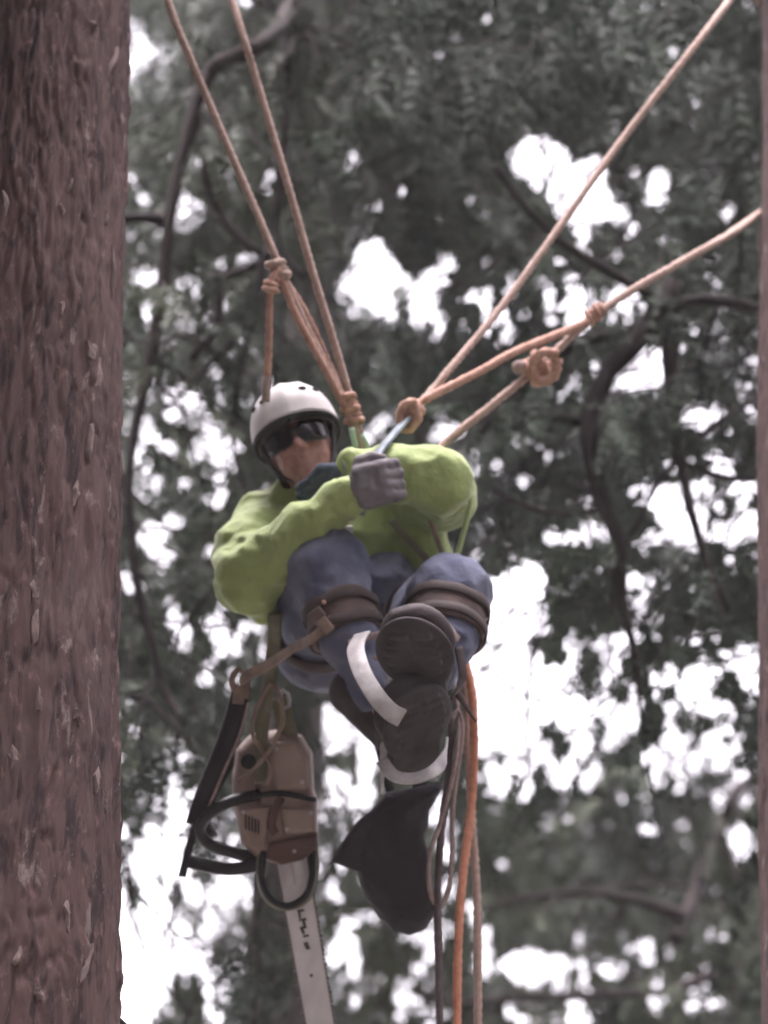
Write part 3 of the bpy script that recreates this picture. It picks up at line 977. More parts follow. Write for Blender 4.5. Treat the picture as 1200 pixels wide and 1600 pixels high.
# unseen boughs added to the sides and behind the viewer to cut low skylight
def shade_ring(nf):
    az = rng.uniform(math.radians(38), math.radians(322), nf)      # from straight ahead
    rr = rng.uniform(13, 20, nf)
    pos = np.stack([np.sin(az) * rr, np.cos(az) * rr + 2, rng.uniform(0.3, 15, nf)], -1)
    out = nrm(np.stack([-np.sin(az), -np.cos(az), 0 * az], -1))
    sd_ = np.stack([out[:, 1], -out[:, 0], 0 * az], -1)
    dirs = nrm(out * rng.uniform(0, 1, (nf, 1)) + sd_ * rng.normal(0, 0.7, (nf, 1)) - WUP * rng.uniform(0.2, 1.0, (nf, 1)))
    up = nrm(out + WUP * 0.5 + rng.normal(0, 0.4, (nf, 3)))
    side = nrm(np.cross(up, dirs)); up = np.cross(dirs, side)
    fv, ff = LODS[2][0]
    V = pos[:, None, :] + np.einsum('vi,nij->nvj', fv, np.stack([dirs, side * 1.4, up], 1)) * rng.uniform(2.4, 4.2, (nf, 1, 1))
    V = V[(V[..., 2].min(1) > 0.0)].reshape(-1, 3)
    o = add('unseen_shade_boughs', V, np.arange(len(V)).reshape(-1, 3), 'needle', None, smooth=False)
    o['kind'] = 'stuff'
    tag(o, 'unseen mass of dark conifer boughs added outside the view to block low skylight', 'wood')
shade_ring(1300)
for t_ in (left_tree, right_tree, tree_c, tree_f, tree_e, tree_g, tree_h):
    t_.finish()
    print('foliage', t_.root['label'][:30], getattr(t_, 'ntri', 0))

# thin haze volume added to lift the blacks like lens veil
hx, hz0, hz1 = 1520.0, -1.5, 31.0
hv = [(x, y + 8, z) for z in (hz0, hz1) for y in (-hx, hx) for x in (-hx, hx)]
hm = bpy.data.materials.new('veil_haze'); hm.use_nodes = True
hn = hm.node_tree; hn.nodes.clear()
ho = hn.nodes.new('ShaderNodeOutputMaterial'); pv = hn.nodes.new('ShaderNodeVolumePrincipled')
pv.inputs['Color'].default_value = (0.90, 0.88, 0.90, 1); pv.inputs['Density'].default_value = HAZE
pv.inputs['Anisotropy'].default_value = 0.3
hn.links.new(pv.outputs[0], ho.inputs['Volume'])
hz = add('haze', np.array(hv), [(0, 2, 3, 1), (4, 5, 7, 6), (0, 1, 5, 4), (2, 6, 7, 3), (0, 4, 6, 2), (1, 3, 7, 5)], hm, None, smooth=False)
hz['kind'] = 'stuff'

# ================================================================== THE CLIMBER
person = empty('person', l2w(L(590, 1010, 0.1)), 'climber in lime jacket, jeans and white helmet hanging between ropes', 'person')

def orth(a, b):
    """rows: a, b orthogonal to a, third"""
    a = nrm(a); b = nrm(b - (np.dot(a, b)) * a)
    return np.stack([a, b, np.cross(a, b)])

# head frame
HR = nrm([0.95, 0.315, 0.0])
HU = np.array([-0.25, 0.885, 0.39]); HU = nrm(HU - (HU @ HR) * HR)
HF = np.array([0, 0, -1.0]); HF = nrm(HF - (HF @ HR) * HR - (HF @ HU) * HU)
HC = L(467, 692, 0.10)
HM = np.stack([HR, HU, HF])
def hd(r, u, f):
    return HC + HR * r + HU * u + HF * f

# joints (photo pixel, metres away from the climber's plane)
PEL = L(588, 960, 0.22)
HIP_R, HIP_L = L(500, 1015, 0.10), L(655, 990, 0.10)
KNEE_R, KNEE_L = L(514, 888, -0.22), L(703, 930, -0.22)
ANK_R, ANK_L = L(618, 1148, -0.42), L(676, 1062, -0.42)
CHEST = L(555, 800, 0.27)
SHO_R, SHO_L = L(418, 822, 0.14), L(640, 775, 0.22)
ELB_R, ELB_L = L(392, 905, -0.10), L(686, 752, -0.12)
WRI_R, WRI_L = L(545, 770, -0.26), L(556, 734, -0.115)
FIST = L(586, 757, -0.29)
HAND_L = L(517, 754, -0.12)

# one continuous body
b = SDF(0.008, 0.025)
b.ell(hd(0, 0.03, -0.012), (0.074, 0.098, 0.094), HM)                      # skull
b.ell(hd(0, -0.058, 0.022), (0.070, 0.082, 0.070), HM)                     # face
b.ell(hd(0, -0.122, 0.055), (0.034, 0.022, 0.026), HM, 0.02)               # chin
b.cap(hd(0, -0.010, 0.080), hd(0, -0.052, 0.108), 0.009, 0.014, 0.012)     # nose
for sg in (-1, 1):
    b.ell(hd(0.013 * sg, -0.056, 0.098), (0.009, 0.008, 0.010), HM, 0.008)  # nostrils
    b.ell(hd(0.040 * sg, -0.045, 0.066), (0.022, 0.018, 0.016), HM, 0.015)  # cheeks
    b.ell(hd(0.030 * sg, 0.008, 0.078), (0.024, 0.009, 0.012), HM, 0.012)   # brows
    b.ell(hd(0.031 * sg, -0.016, 0.072), (0.014, 0.011, 0.011), HM, 0.004)  # eyes
    b.ell(hd(0.077 * sg, -0.028, -0.010), (0.011, 0.032, 0.020), HM, 0.008) # ears
b.ell(hd(0, -0.080, 0.080), (0.026, 0.007, 0.013), HM, 0.006)              # lips
b.ell(hd(0, -0.093, 0.077), (0.022, 0.007, 0.012), HM, 0.006)
b.ell(hd(0, -0.0868, 0.094), (0.022, 0.0025, 0.008), HM, 0.003, 's')
b.cap(hd(0, -0.09, -0.02), L(525, 780, 0.25), 0.055, 0.066)                # neck
b.ell(CHEST, (0.16, 0.14, 0.10), orth(SHO_L - SHO_R, PEL - CHEST), 0.04)
b.cap(CHEST, PEL, 0.105, 0.11)
for S_, E_, W_, H_ in ((SHO_R, ELB_R, WRI_R, FIST), (SHO_L, ELB_L, WRI_L, HAND_L)):
    b.chain([S_, E_, W_, H_], [0.050, 0.038, 0.022, 0.016])
for H_, K_, A_ in ((HIP_R, KNEE_R, ANK_R), (HIP_L, KNEE_L, ANK_L)):
    b.chain([PEL, H_, K_, A_], [0.095, 0.080, 0.055, 0.030])
body = b.build('body', 'skin', person)

# ---- jacket
def folds(p, amp, fr, seed, st=(1, 1, 1)):
    q = p * np.array(st) * fr
    wv = 0.35 * np.stack([vnoise(q * 0.7, seed + 5), vnoise(q * 0.7, seed + 6), vnoise(q * 0.7, seed + 7)], -1)
    return -amp * ((1 - 2 * np.abs(vnoise(q + wv, seed))) * 0.9 - 0.35 * vnoise(q * 2.3, seed + 1) - 0.25)

j = SDF(0.007, 0.035)
Rt = orth(SHO_L - SHO_R, PEL - CHEST)
j.ell(L(560, 815, 0.26), (0.215, 0.165, 0.125), Rt)
j.cap(L(470, 800, 0.22), L(640, 780, 0.24), 0.088, 0.095)                     # yoke
j.cap(L(565, 830, 0.24), L(592, 882, 0.23), 0.150, 0.112)                     # waist
j.cap(L(640, 800, 0.20), L(668, 875, 0.16), 0.085, 0.075)                     # loose side of the jacket
j.chain([SHO_R, L(392, 862, 0.02), ELB_R, L(470, 836, -0.20), L(548, 774, -0.255)], [0.094, 0.092, 0.086, 0.070, 0.056])
j.cap(ELB_R, L(408, 948, -0.06), 0.070, 0.040)                                # slack of the sleeve below the elbow
j.chain([SHO_L, L(690, 770, 0.05), ELB_L, L(610, 742, -0.13), L(552, 734, -0.115)], [0.100, 0.088, 0.080, 0.074, 0.056])
j.cap(L(455, 770, 0.16), L(520, 760, 0.22), 0.060, 0.070)                     # collar
def jd(p):
    d = folds(p, 0.010, 10, 21, (1, 1.0, 0.8)) + folds(p, 0.0045, 25, 31)
    # compression rings at the two elbows
    for c in (ELB_R, ELB_L):
        r = np.linalg.norm(p - c, axis=-1)
        d = d + 0.006 * np.exp(-(r / 0.12) ** 2) * np.sin(r * 150 + 3 * vnoise(p * 14, 3))
    return d
jacket = j.build('jacket', 'jacket', person, jd)

def rib(name, pts, side, wd, th, m, parent, step=0.01):
    path = catmull([np.asarray(q) for q in pts], step)
    V, Q = ribbon(l2w(path), np.asarray(side) @ np.stack([RV, UV, FV]), wd, th)
    return add(name, V, Q, m, parent)

def tub(name, pts, r, m, parent=None, step=0.012, seg=8, **kw):
    path = catmull([np.asarray(q) for q in pts], step)
    V, Q = tube(l2w(path), r, seg, **kw)
    return add(name, V, Q, m, parent)

# dark front gap, drawcord, rim-lit edge and snaps of the jacket
rib('front_gap', [L(610, 812, 0.075), L(640, 845, 0.075), L(672, 880, 0.07), L(690, 905, 0.08)], (0.8, 0.5, 0), 0.019, 0.005, 'olive', jacket)  # olive strip standing in for the dark gap of the opening
tub('cord_or_lit_edge', [L(672, 812, -0.01), L(682, 840, -0.01), L(692, 868, 0.0), L(700, 900, 0.02)], 0.0075, 'tan', jacket)
tub('cord_or_lit_edge', [L(733, 738, -0.10), L(734, 790, -0.04), L(722, 840, 0.0), L(710, 880, 0.02)], 0.0075, 'jacket_rim_light', jacket)  # pale strip standing in for light along the jacket edge
def knob(name, c, half, m, parent, R=np.eye(3), r=0.004, vox=0.003):
    return SDF(vox, 0.003).box(c, half, R, r).build(name, m, parent)
knob('snap', L(546, 828, -0.075), (0.010, 0.012, 0.008), 'white_tag', jacket)
knob('snap', L(690, 887, 0.02), (0.008, 0.012, 0.008), 'white_tag', jacket)

# ---- jeans
t = SDF(0.007, 0.03)
t.ell(L(585, 955, 0.20), (0.17, 0.13, 0.14), k=0.05)
t.ell(L(606, 915, 0.14), (0.12, 0.09, 0.10), k=0.05)
t.chain([L(520, 985, 0.17), HIP_R, L(500, 955, -0.06), KNEE_R], [0.115, 0.108, 0.104, 0.098])
t.chain([KNEE_R, L(548, 1000, -0.32), L(578, 1078, -0.38)], [0.098, 0.072, 0.055])
t.chain([L(640, 975, 0.17), HIP_L, L(680, 960, -0.06), KNEE_L], [0.115, 0.108, 0.104, 0.100])
t.chain([KNEE_L, L(692, 1005, -0.33), L(684, 1045, -0.37)], [0.100, 0.074, 0.060])
jeans = t.build('jeans', 'jeans', person, lambda p: folds(p, 0.008, 11, 41, (1, 1.3, 1)) + folds(p, 0.0035, 28, 47))

# ---- boots: shaft, foot, sole with heel block
def boot(heel, toe, ank, top, seed, lbl):
    heel, toe, ank, top = map(np.asarray, (heel, toe, ank, top))
    ax = nrm(toe - heel)
    upv = (ank - heel) - ((ank - heel) @ ax) * ax
    upv = nrm(upv)
    sd_ = np.cross(ax, upv)
    Rb = np.stack([ax, sd_, upv])
    ln = np.linalg.norm(toe - heel)
    mid = (heel + toe) / 2
    bt = SDF(0.005, 0.03)
    bt.ell(heel + ax * 0.30 * ln + upv * 0.055, (0.095, 0.064, 0.066), Rb)
    bt.ell(toe - ax * 0.30 * ln + upv * 0.045, (0.104, 0.094, 0.056), Rb)
    bt.cap(heel + ax * 0.28 * ln + upv * 0.06, ank + upv * 0.03, 0.056, 0.052)
    bt.cap(ank + upv * 0.02, top, 0.054, 0.062)
    o = bt.build('boot', 'boot', person, lambda p: folds(p, 0.003, 18, seed))
    o['label'] = lbl
    so = SDF(0.004, 0.012)
    so.ell(toe - ax * 0.34 * ln, (0.118, 0.100, 0.026), Rb)
    so.ell(heel + ax * 0.26 * ln, (0.088, 0.066, 0.030), Rb)
    so.box(mid + upv * 0.004, (0.07, 0.056, 0.018), Rb, 0.012)
    so.box(heel + ax * 0.24 * ln - upv * 0.014, (0.050, 0.054, 0.016), Rb, 0.014)
    for i in range(5):                                    # lugs
        c = toe - ax * (0.08 + 0.10 * i) * ln - upv * 0.0195
        hw = 0.062 + 0.016 * math.sin(min(i, 4) / 4 * math.pi * 0.8)
        for sg in (-1, 1):
            so.box(c + sd_ * sg * hw * 0.5, (0.008, hw * 0.40, 0.0055), Rb, 0.003, 0.004)
    so.build('sole', 'sole', o)
    # laces over the instep
    for i in range(4):
        c = toe - ax * (0.42 + 0.09 * i) * ln + upv * (0.088 + 0.012 * i)
        tub('lace', [c - sd_ * 0.035 - upv * 0.01, c + upv * 0.010, c + sd_ * 0.035 - upv * 0.01], 0.0035, 'rope_dark', o, seg=6)
    return o, Rb

boot_l, RbL = boot(L(664, 1106, -0.43), L(640, 976, -0.60), L(674, 1050, -0.36), L(692, 1012, -0.29), 61, 'upper boot with its sole toward the viewer')
boot_r, RbR = boot(L(652, 1212, -0.40), L(652, 1084, -0.57), L(612, 1140, -0.36), L(552, 1082, -0.33), 67, 'lower boot with its sole toward the viewer')

# ---- climbing spurs: leather pad, straps, shank, stirrup, gaff
def band(c, axis, ra, rb, h, th, m, name, parent, seed=0, arc=(0, 360), xref=(1, 0, 0)):
    axis = nrm(axis)
    x = np.array(xref, float); x = nrm(x - (x @ axis) * axis)
    y = np.cross(axis, x)
    a = np.radians(np.linspace(arc[0], arc[1], 49))
    full = abs(arc[1] - arc[0]) >= 359
    path = c + np.cos(a)[:, None] * x * ra + np.sin(a)[:, None] * y * rb
    path = path + axis * (0.006 * vnoise(np.stack([np.cos(a) * 2, np.sin(a) * 2, 0 * a + seed], -1), seed))[:, None]
    V, Q = ribbon(l2w(path), axis @ np.stack([RV, UV, FV]), h, th)
    return add(name, V, Q, m, parent)

def spur(knee, ank, at, rad, inner, foot_pts, gaff, seed, lbl):
    o = bpy.data.objects.new('climbing_spur', None)
    COL.objects.link(o)
    o.parent = person
    o.matrix_parent_inverse = Matrix.Translation(person.location).inverted()
    o['label'] = lbl
    axis = nrm(ank - knee)
    c = knee + (ank - knee) * at
    band(c, axis, rad, rad, 0.105, 0.012, 'leather', 'leather_pad', o, seed)
    for k_, dz in enumerate((-0.028, 0.034)):
        band(c + axis * dz, axis, rad + 0.011, rad + 0.011, 0.026, 0.006, 'leather_dark', 'strap', o, seed + k_)
    return o, c, axis

spur_r, cR, aR = spur(KNEE_R, L(560, 1060, -0.36), 0.48, 0.087, None, None, None, 3, 'spur on the leg with the lower boot')
spur_l, cL, aL = spur(KNEE_L, L(684, 1045, -0.37), 0.34, 0.098, None, None, None, 8, 'spur on the leg with the upper boot')
# buckle and loose strap ends
knob('buckle', L(494, 962, -0.385), (0.022, 0.016, 0.006), 'leather', spur_r, orth(np.array([0.75, 0.6, 0]), np.array([-0.6, 0.75, 0])))
knob('buckle', L(508, 978, -0.395), (0.016, 0.022, 0.005), 'tan', spur_r, orth(np.array([0.75, 0.6, 0]), np.array([-0.6, 0.75, 0])))
knob('rivet', L(506, 941, -0.385), (0.006, 0.006, 0.004), 'rope_orange', spur_r)
# flat steel shank beside the lower boot's leg, bent under the instep
rib('shank', [L(566, 990, -0.44), L(556, 1014, -0.50), L(566, 1050, -0.57), L(588, 1088, -0.62), L(610, 1112, -0.63), L(628, 1122, -0.62)], (0.85, 0.45, 0.1), 0.046, 0.007, 'steel', spur_r)
rib('stirrup', [L(596, 1188, -0.50), L(616, 1212, -0.54), L(648, 1216, -0.555), L(678, 1204, -0.545), L(694, 1184, -0.50), L(698, 1160, -0.43)], (0.1, 0.75, 0.6), 0.032, 0.007, 'steel', spur_r)
SDF(0.003, 0.004).cap(L(600, 1165, -0.47), L(596, 1240, -0.47), 0.010, 0.003).build('gaff', 'steel', spur_r)
rib('strap', [L(545, 1005, -0.435), L(590, 992, -0.45), L(622, 978, -0.44), L(640, 952, -0.40)], (0.5, 0.85, 0.1), 0.018, 0.005, 'rope_grey', spur_r)
rib('shank', [L(630, 985, -0.42), L(606, 1005, -0.45), L(590, 1032, -0.47)], (0.7, 0.7, 0.1), 0.030, 0.006, 'rope_grey', spur_l)
rib('strap', [L(612, 1000, -0.47), L(645, 975, -0.50), L(690, 972, -0.48), L(716, 1000, -0.44)], (0.2, 0.9, 0.3), 0.020, 0.005, 'rope_grey', spur_l)
rib('stirrup', [L(716, 1010, -0.44), L(722, 1060, -0.45), L(700, 1094, -0.47), L(660, 1112, -0.49)], (0.5, 0.5, 0.7), 0.028, 0.006, 'leather_dark', spur_l)
SDF(0.003, 0.004).cap(L(716, 1085, -0.42), L(744, 1128, -0.40), 0.010, 0.003).build('gaff', 'rope_dark', spur_l)

# ---- gloves
def glove_fist():
    g = SDF(0.0035, 0.010)
    X = nrm([0.93, 0.25, -0.05]); Y = nrm(np.array([-0.25, 0.95, 0.1])); Y = nrm(Y - (Y @ X) * X); Z = np.array([0, 0, 1.0]); Z = nrm(Z - (Z @ X) * X - (Z @ Y) * Y)
    Rg = np.stack([X, Y, Z])
    c = FIST
    def q(x, y, z):
        return c + X * x + Y * y + Z * z
    g.box(q(-0.008, 0, -0.006), (0.046, 0.058, 0.028), Rg, 0.022)
    for i, y in enumerate((0.042, 0.015, -0.012, -0.037)):
        l = (1.0, 1.08, 1.02, 0.86)[i]
        r = (0.0155, 0.0160, 0.0155, 0.0140)[i]
        g.cap(q(0.030, y, -0.014), q(0.056 + 0.004 * l, y - 0.003, 0.014), r * 1.05, r, 0.006)
        g.cap(q(0.060 * l, y - 0.003, 0.014), q(0.040, y - 0.004, 0.046), r, r * 0.95, 0.004)
        g.cap(q(0.040, y - 0.004, 0.046), q(0.008, y - 0.004, 0.040), r * 0.95, r * 0.85, 0.004)
    g.chain([q(-0.035, 0.035, 0.004), q(-0.022, 0.066, 0.006), q(0.010, 0.070, 0.012), q(0.034, 0.062, 0.014)], [0.020, 0.018, 0.016, 0.013], 0.006)
    g.cap(q(-0.03, 0, 0), WRI_R, 0.040, 0.037)
    g.cap(WRI_R, L(530, 782, -0.25), 0.038, 0.034)
    return g.build('glove', 'glove', person, lambda p: folds(p, 0.0016, 40, 71))
band(L(536, 781, -0.252), WRI_R - ELB_R, 0.052, 0.052, 0.030, 0.010, 'jacket', 'cuff', jacket, 4)
gl = glove_fist(); gl['label'] = 'grey work glove closed around a strap'

def glove_tucked():
    g = SDF(0.0035, 0.010)
    X = nrm([-0.86, -0.50, 0.0]); Y = nrm(np.array([-0.50, 0.86, 0.0])); Z = np.array([0, 0, 1.0])
    Rg = np.stack([X, Y, Z])
    c = HAND_L
    def q(x, y, z):
        return c + X * x + Y * y + Z * z
    g.box(q(0.0, 0, 0), (0.044, 0.040, 0.019), Rg, 0.016)
    for i, y in enumerate((0.030, 0.011, -0.009, -0.028)):
        l = (0.9, 1.06, 1.0, 0.82)[i]
        r = (0.0125, 0.0130, 0.0125, 0.0110)[i]
        g.cap(q(0.036, y, -0.002), q(0.036 + 0.034 * l, y, 0.008), r * 1.05, r, 0.004)
        g.cap(q(0.036 + 0.034 * l, y, 0.008), q(0.036 + 0.048 * l, y, 0.032), r, r * 0.92, 0.003)
        g.cap(q(0.036 + 0.048 * l, y, 0.032), q(0.036 + 0.040 * l, y, 0.052), r * 0.92, r * 0.8, 0.003)
    g.chain([q(-0.026, 0.028, -0.004), q(0.004, 0.042, -0.016), q(0.034, 0.036, -0.018)], [0.017, 0.015, 0.012], 0.005)
    g.cap(q(-0.02, 0, 0), WRI_L, 0.034, 0.036)
    return g.build('glove', 'glove_dark', person, lambda p: folds(p, 0.0016, 40, 73))
gl2 = glove_tucked(); gl2['label'] = 'dark blue work glove tucked between the sleeves'
band(L(544, 739, -0.118), WRI_L - ELB_L, 0.046, 0.046, 0.030, 0.008, 'cuff', 'cuff', gl2, 5)

# ---- hair
h = SDF(0.005, 0.015)
h.ell(hd(0, 0.035, -0.030), (0.084, 0.098, 0.088), HM)
for sg in (-1, 1):
    h.cap(hd(0.074 * sg, 0.0, -0.020), hd(0.066 * sg, -0.085, -0.045), 0.018, 0.014)
h.cap(hd(-0.05, -0.05, -0.08), hd(-0.055, -0.12, -0.08), 0.030, 0.020)
h.cap(hd(0.05, -0.05, -0.08), hd(0.045, -0.12, -0.08), 0.030, 0.020)
h.build('hair', 'hair', person, lambda p: folds(p, 0.004, 45, 81, (1, 0.3, 1)))

# ---- helmet: shell, rim, lining band, vents, chin strap
def dome(rr, ru, rf, c_u, u_min, flare, nth=72, nph=20, th=0.005):
    """open shell in head coordinates; rim dips at the sides and lifts over the brow"""
    V = []
    for lay, off in ((0, 0.0), (1, -th)):
        for i in range(nph + 1):
            for k_ in range(nth):
                a = k_ / nth * 2 * math.pi
                rim = u_min + 0.012 * math.cos(a) - 0.012 * math.cos(2 * a) * 0.5
                lat0 = math.asin(max(-0.9, min(0.9, rim / ru)))
                lat = lat0 + (math.pi / 2 - lat0) * (i / nph)
                cl, sl = math.cos(lat) ** 0.72, math.sin(lat)
                e = 1 + (0.012 * math.exp(-(i / 1.3) ** 2) * (1.0 + 2.0 * max(0, math.cos(a)) ** 3) if flare else 0)
                # three shallow ribs from brow to nape
                rb_ = 0.004 * math.exp(-((math.sin(a) * cl * rr) / 0.012) ** 2) + 0.0035 * math.exp(-((abs(math.sin(a) * cl * rr) - 0.05) / 0.009) ** 2)
                V.append(hd((rr + off) * cl * math.sin(a) * e, c_u + (ru + off) * sl + (rb_ if lay == 0 else 0), -0.012 + (rf + off) * cl * math.cos(a) * e))
    n1 = (nph + 1) * nth
    F = []
    for i in range(nph):
        for k_ in range(nth):
            a0, a1 = i * nth + k_, i * nth + (k_ + 1) % nth
            F.append((a0, a0 + nth, a1 + nth, a1))
            F.append((n1 + a0, n1 + a1, n1 + a1 + nth, n1 + a0 + nth))
    for k_ in range(nth):
        k2 = (k_ + 1) % nth
        F.append((k_, k2, n1 + k2, n1 + k_))
    return l2w(np.array(V)), F
V, F = dome(0.119, 0.128, 0.140, 0.034, -0.016, True)
hel = add('helmet', V, F, 'helmet', person)
def rim_path(rr, rf, u, scale=1.0):
    out = []
    for k_ in range(61):
        a = k_ / 60 * 2 * math.pi
        out.append(hd(rr * math.sin(a) * scale, u + 0.012 * math.cos(a) - 0.006 * math.cos(2 * a), -0.012 + rf * math.cos(a) * scale * (1 + 0.035 * 1.4 * max(0, math.cos(a)) ** 3)))
    return l2w(np.array(out))
V, Q = tube(rim_path(0.1175, 0.139, 0.0165, 1.0), 0.0045, 8, caps=False)
add('rim', V, Q, 'helmet_in', hel)
V, Q = ribbon(rim_path(0.104, 0.126, 0.018), HU @ np.stack([RV, UV, FV]), 0.028, 0.006)
add('lining_band', V, Q, 'helmet_in', hel)
for sg in (-1, 1):
    tub('chin_strap', [hd(0.100 * sg, 0.03, 0.0), hd(0.084 * sg, -0.05, 0.010), hd(0.060 * sg, -0.105, 0.030), hd(0.0, -0.138, 0.050)], 0.006, 'helmet_in', hel)
    for k_ in range(3):
        a = (0.55 + 0.42 * k_) * sg
        u0 = 0.072
        cl = math.sqrt(1 - (u0 / 0.128) ** 2) ** 0.72
        c = hd(0.119 * cl * math.sin(a), 0.034 + u0, -0.012 + 0.143 * cl * math.cos(a))
        SDF(0.003, 0.002).ell(c, (0.014, 0.006, 0.006), orth(np.cross(HU, c - hd(0, 0.04, 0)), HU)).build('vent', 'helmet_in', hel)

# ---- wraparound glasses
def lens(a0, a1, name):
    na, nu = 14, 6
    V = []
    for lay in (0, 0.003):
        for i in range(na + 1):
            t_ = i / na
            a = a0 + (a1 - a0) * t_
            e = 1 - (2 * t_ - 1) ** 4
            for k_ in range(nu + 1):
                v = k_ / nu * 2 - 1
                hgt = 0.013 + 0.017 * e ** 0.6  # lens height enlarged to take in the shadow under the brim
                u = -0.016 + v * hgt + (0.004 if abs(a) > 0.5 else 0) - 0.004 * (v < 0) * math.sin(t_ * math.pi)
                V.append(hd((0.088 + lay) * math.sin(a), u, 0.012 + (0.095 + lay) * math.cos(a) - 0.004 * v * v))
    n1 = (na + 1) * (nu + 1)
    F = []
    for i in range(na):
        for k_ in range(nu):
            q0 = i * (nu + 1) + k_
            F.append((q0, q0 + 1, q0 + nu + 2, q0 + nu + 1))
            F.append((n1 + q0, n1 + q0 + nu + 1, n1 + q0 + nu + 2, n1 + q0 + 1))
    edge = [k_ for k_ in range(nu + 1)] + [i * (nu + 1) + nu for i in range(1, na + 1)] + [na * (nu + 1) + k_ for k_ in range(nu - 1, -1, -1)] + [i * (nu + 1) for i in range(na - 1, 0, -1)]
    for e0, e1 in zip(edge, edge[1:] + edge[:1]):
        F.append((e0, e0 + n1, e1 + n1, e1))
    return add(name, l2w(np.array(V)), F, 'lens', gls), l2w(np.array([V[n1 + e] for e in edge] + [V[n1 + edge[0]]]))
gls = bpy.data.objects.new('sunglasses', None)
COL.objects.link(gls); gls.parent = person
gls.matrix_parent_inverse = Matrix.Translation(person.location).inverted()
for a0, a1 in ((-1.12, -0.09), (0.09, 1.12)):
    o_, ed = lens(a0, a1, 'lens')
    V, Q = tube(ed, 0.0028, 6, caps=False)
    add('frame', V, Q, 'frame', gls)
tub('bridge', [hd(-0.012, -0.008, 0.104), hd(0, -0.004, 0.107), hd(0.012, -0.008, 0.104)], 0.004, 'frame', gls)
for sg in (-1, 1):
    rib('temple', [hd(0.072 * sg, -0.010, 0.060), hd(0.084 * sg, -0.006, 0.02), hd(0.084 * sg, -0.006, -0.03)], HU, 0.014, 0.004, 'frame', gls)

# ================================================================== ROPES AND GEAR
ROPE_R = 0.0105

def anchor_pt(tr, py, side):
    """point on the flank of a trunk, at the height seen at row py"""
    z = tr.z_at(py)
    return tr.axis(z) + np.array([side * (tr.rad(z) + 0.012), -0.05, 0])

def to_l(wp):
    q = np.asarray(wp) - CAM
    return np.array([q @ RV, q @ UV, q @ FV - D0])

def rope(name, pts, m, label, r=ROPE_R, extra=None):
    path = catmull([np.asarray(q) for q in pts], 0.012)
    V, Q = tube(l2w(path), r, 10, lobes=3, lobe_amp=0.16, pitch=0.022)
    o = add(name, V, Q, m)
    tag(o, label, 'rope', 'climbing ropes')
    return o

def knot(parent, c, axis, r, turns, ln, m, rad=None, loop=None, name='knot'):
    """rope wrapped round a line, with an optional bight"""
    axis = nrm(axis)
    rad = rad or 2.0 * r
    x = nrm(np.cross(axis, [0.2, 0.3, 0.9])); y = np.cross(axis, x)
    t_ = np.linspace(0, 1, int(turns * 22))
    a = t_ * turns * 2 * np.pi
    wob = 1 + 0.22 * np.sin(a * 0.5 + 1)
    path = np.asarray(c) + axis * ((t_ - 0.5) * ln)[:, None] + (np.cos(a) * rad * wob)[:, None] * x + (np.sin(a) * rad * wob)[:, None] * y
    parts = [tube(l2w(path), r, 10, lobes=3, lobe_amp=0.16, pitch=0.022)]
    if loop is not None:
        lp = catmull([np.asarray(q) for q in loop], 0.008)
        parts.append(tube(l2w(lp), r, 10, lobes=3, lobe_amp=0.16, pitch=0.022))
    V, Q = join(*parts)
    return add(name, V, Q, m, parent)

def sling(parent, tr, py, m):
    """rope turns round a trunk"""
    z = tr.z_at(py)
    a = np.linspace(0, 2 * np.pi * 3, 240)
    zz = z + (a / (2 * np.pi) - 1.5) * 0.024
    ax = tr.mid + (zz - tr.mid[2])[:, None] * tr.lean
    R = tr.rad(z) + 0.030
    path = ax + np.stack([np.cos(a) * R, np.sin(a) * R, 0 * a], -1)
    V, Q = tube(path, 0.011, 8)
    add('anchor_turns', V, Q, m, parent)

# left pair, up to the thick trunk
A1 = to_l(anchor_pt(TL, -160, 1)); A2 = to_l(anchor_pt(TL, -420, 1))
r1 = rope('climbing_rope', [A1, L(262, 0, 0.22), L(330, 168, 0.16), L(400, 330, 0.09), L(436, 415, 0.05), L(470, 492, 0.03), L(508, 568, 0.02), L(545, 640, 0.01), L(560, 690, 0.03), L(572, 730, 0.07), L(580, 760, 0.10)], 'rope_tan',
          'leftmost tan rope from the thick trunk, knotted above the helmet')
sling(r1, TL, -160, 'rope_tan')
knot(r1, L(436, 424, 0.05), L(445, 440, 0.05) - L(425, 395, 0.05), 0.0105, 3.2, 0.055, 'rope_tan', 0.017)
tub('rope_tail', [L(436, 418, 0.03), L(424, 440, 0.02), L(421, 480, 0.01), L(420, 540, 0.0), L(417, 600, -0.01)], ROPE_R * 0.95, 'rope_orange', r1, lobes=3, lobe_amp=0.16, pitch=0.022, seg=12)
tub('tail_whipping', [L(417, 588, -0.01), L(415, 628, -0.012)], 0.0118, 'rope_grey', r1)
knot(r1, L(423, 446, 0.02), (0, 1, 0), 0.0085, 2.0, 0.030, 'rope_orange', 0.014)
tub('rope_strand', [L(438, 428, 0.04), L(462, 490, 0.02), L(500, 562, 0.0), L(532, 622, -0.005), L(548, 655, 0.0)], ROPE_R, 'rope_orange', r1, lobes=3, lobe_amp=0.16, pitch=0.022, seg=12)
tub('rope_strand', [L(440, 430, 0.06), L(480, 495, 0.05), L(520, 585, 0.04), L(548, 640, 0.03)], ROPE_R, 'rope_orange', r1, lobes=3, lobe_amp=0.16, pitch=0.022, seg=12)
r2 = rope('climbing_rope', [A2, L(362, 0, 0.22), L(402, 130, 0.17), L(450, 290, 0.11), L(490, 430, 0.07), L(522, 535, 0.04), L(552, 640, 0.02), L(566, 690, 0.04), L(578, 730, 0.08), L(586, 760, 0.11)], 'rope_tan',
          'tan rope right of the leftmost one, running straight down past the helmet')
sling(r2, TL, -420, 'rope_tan')
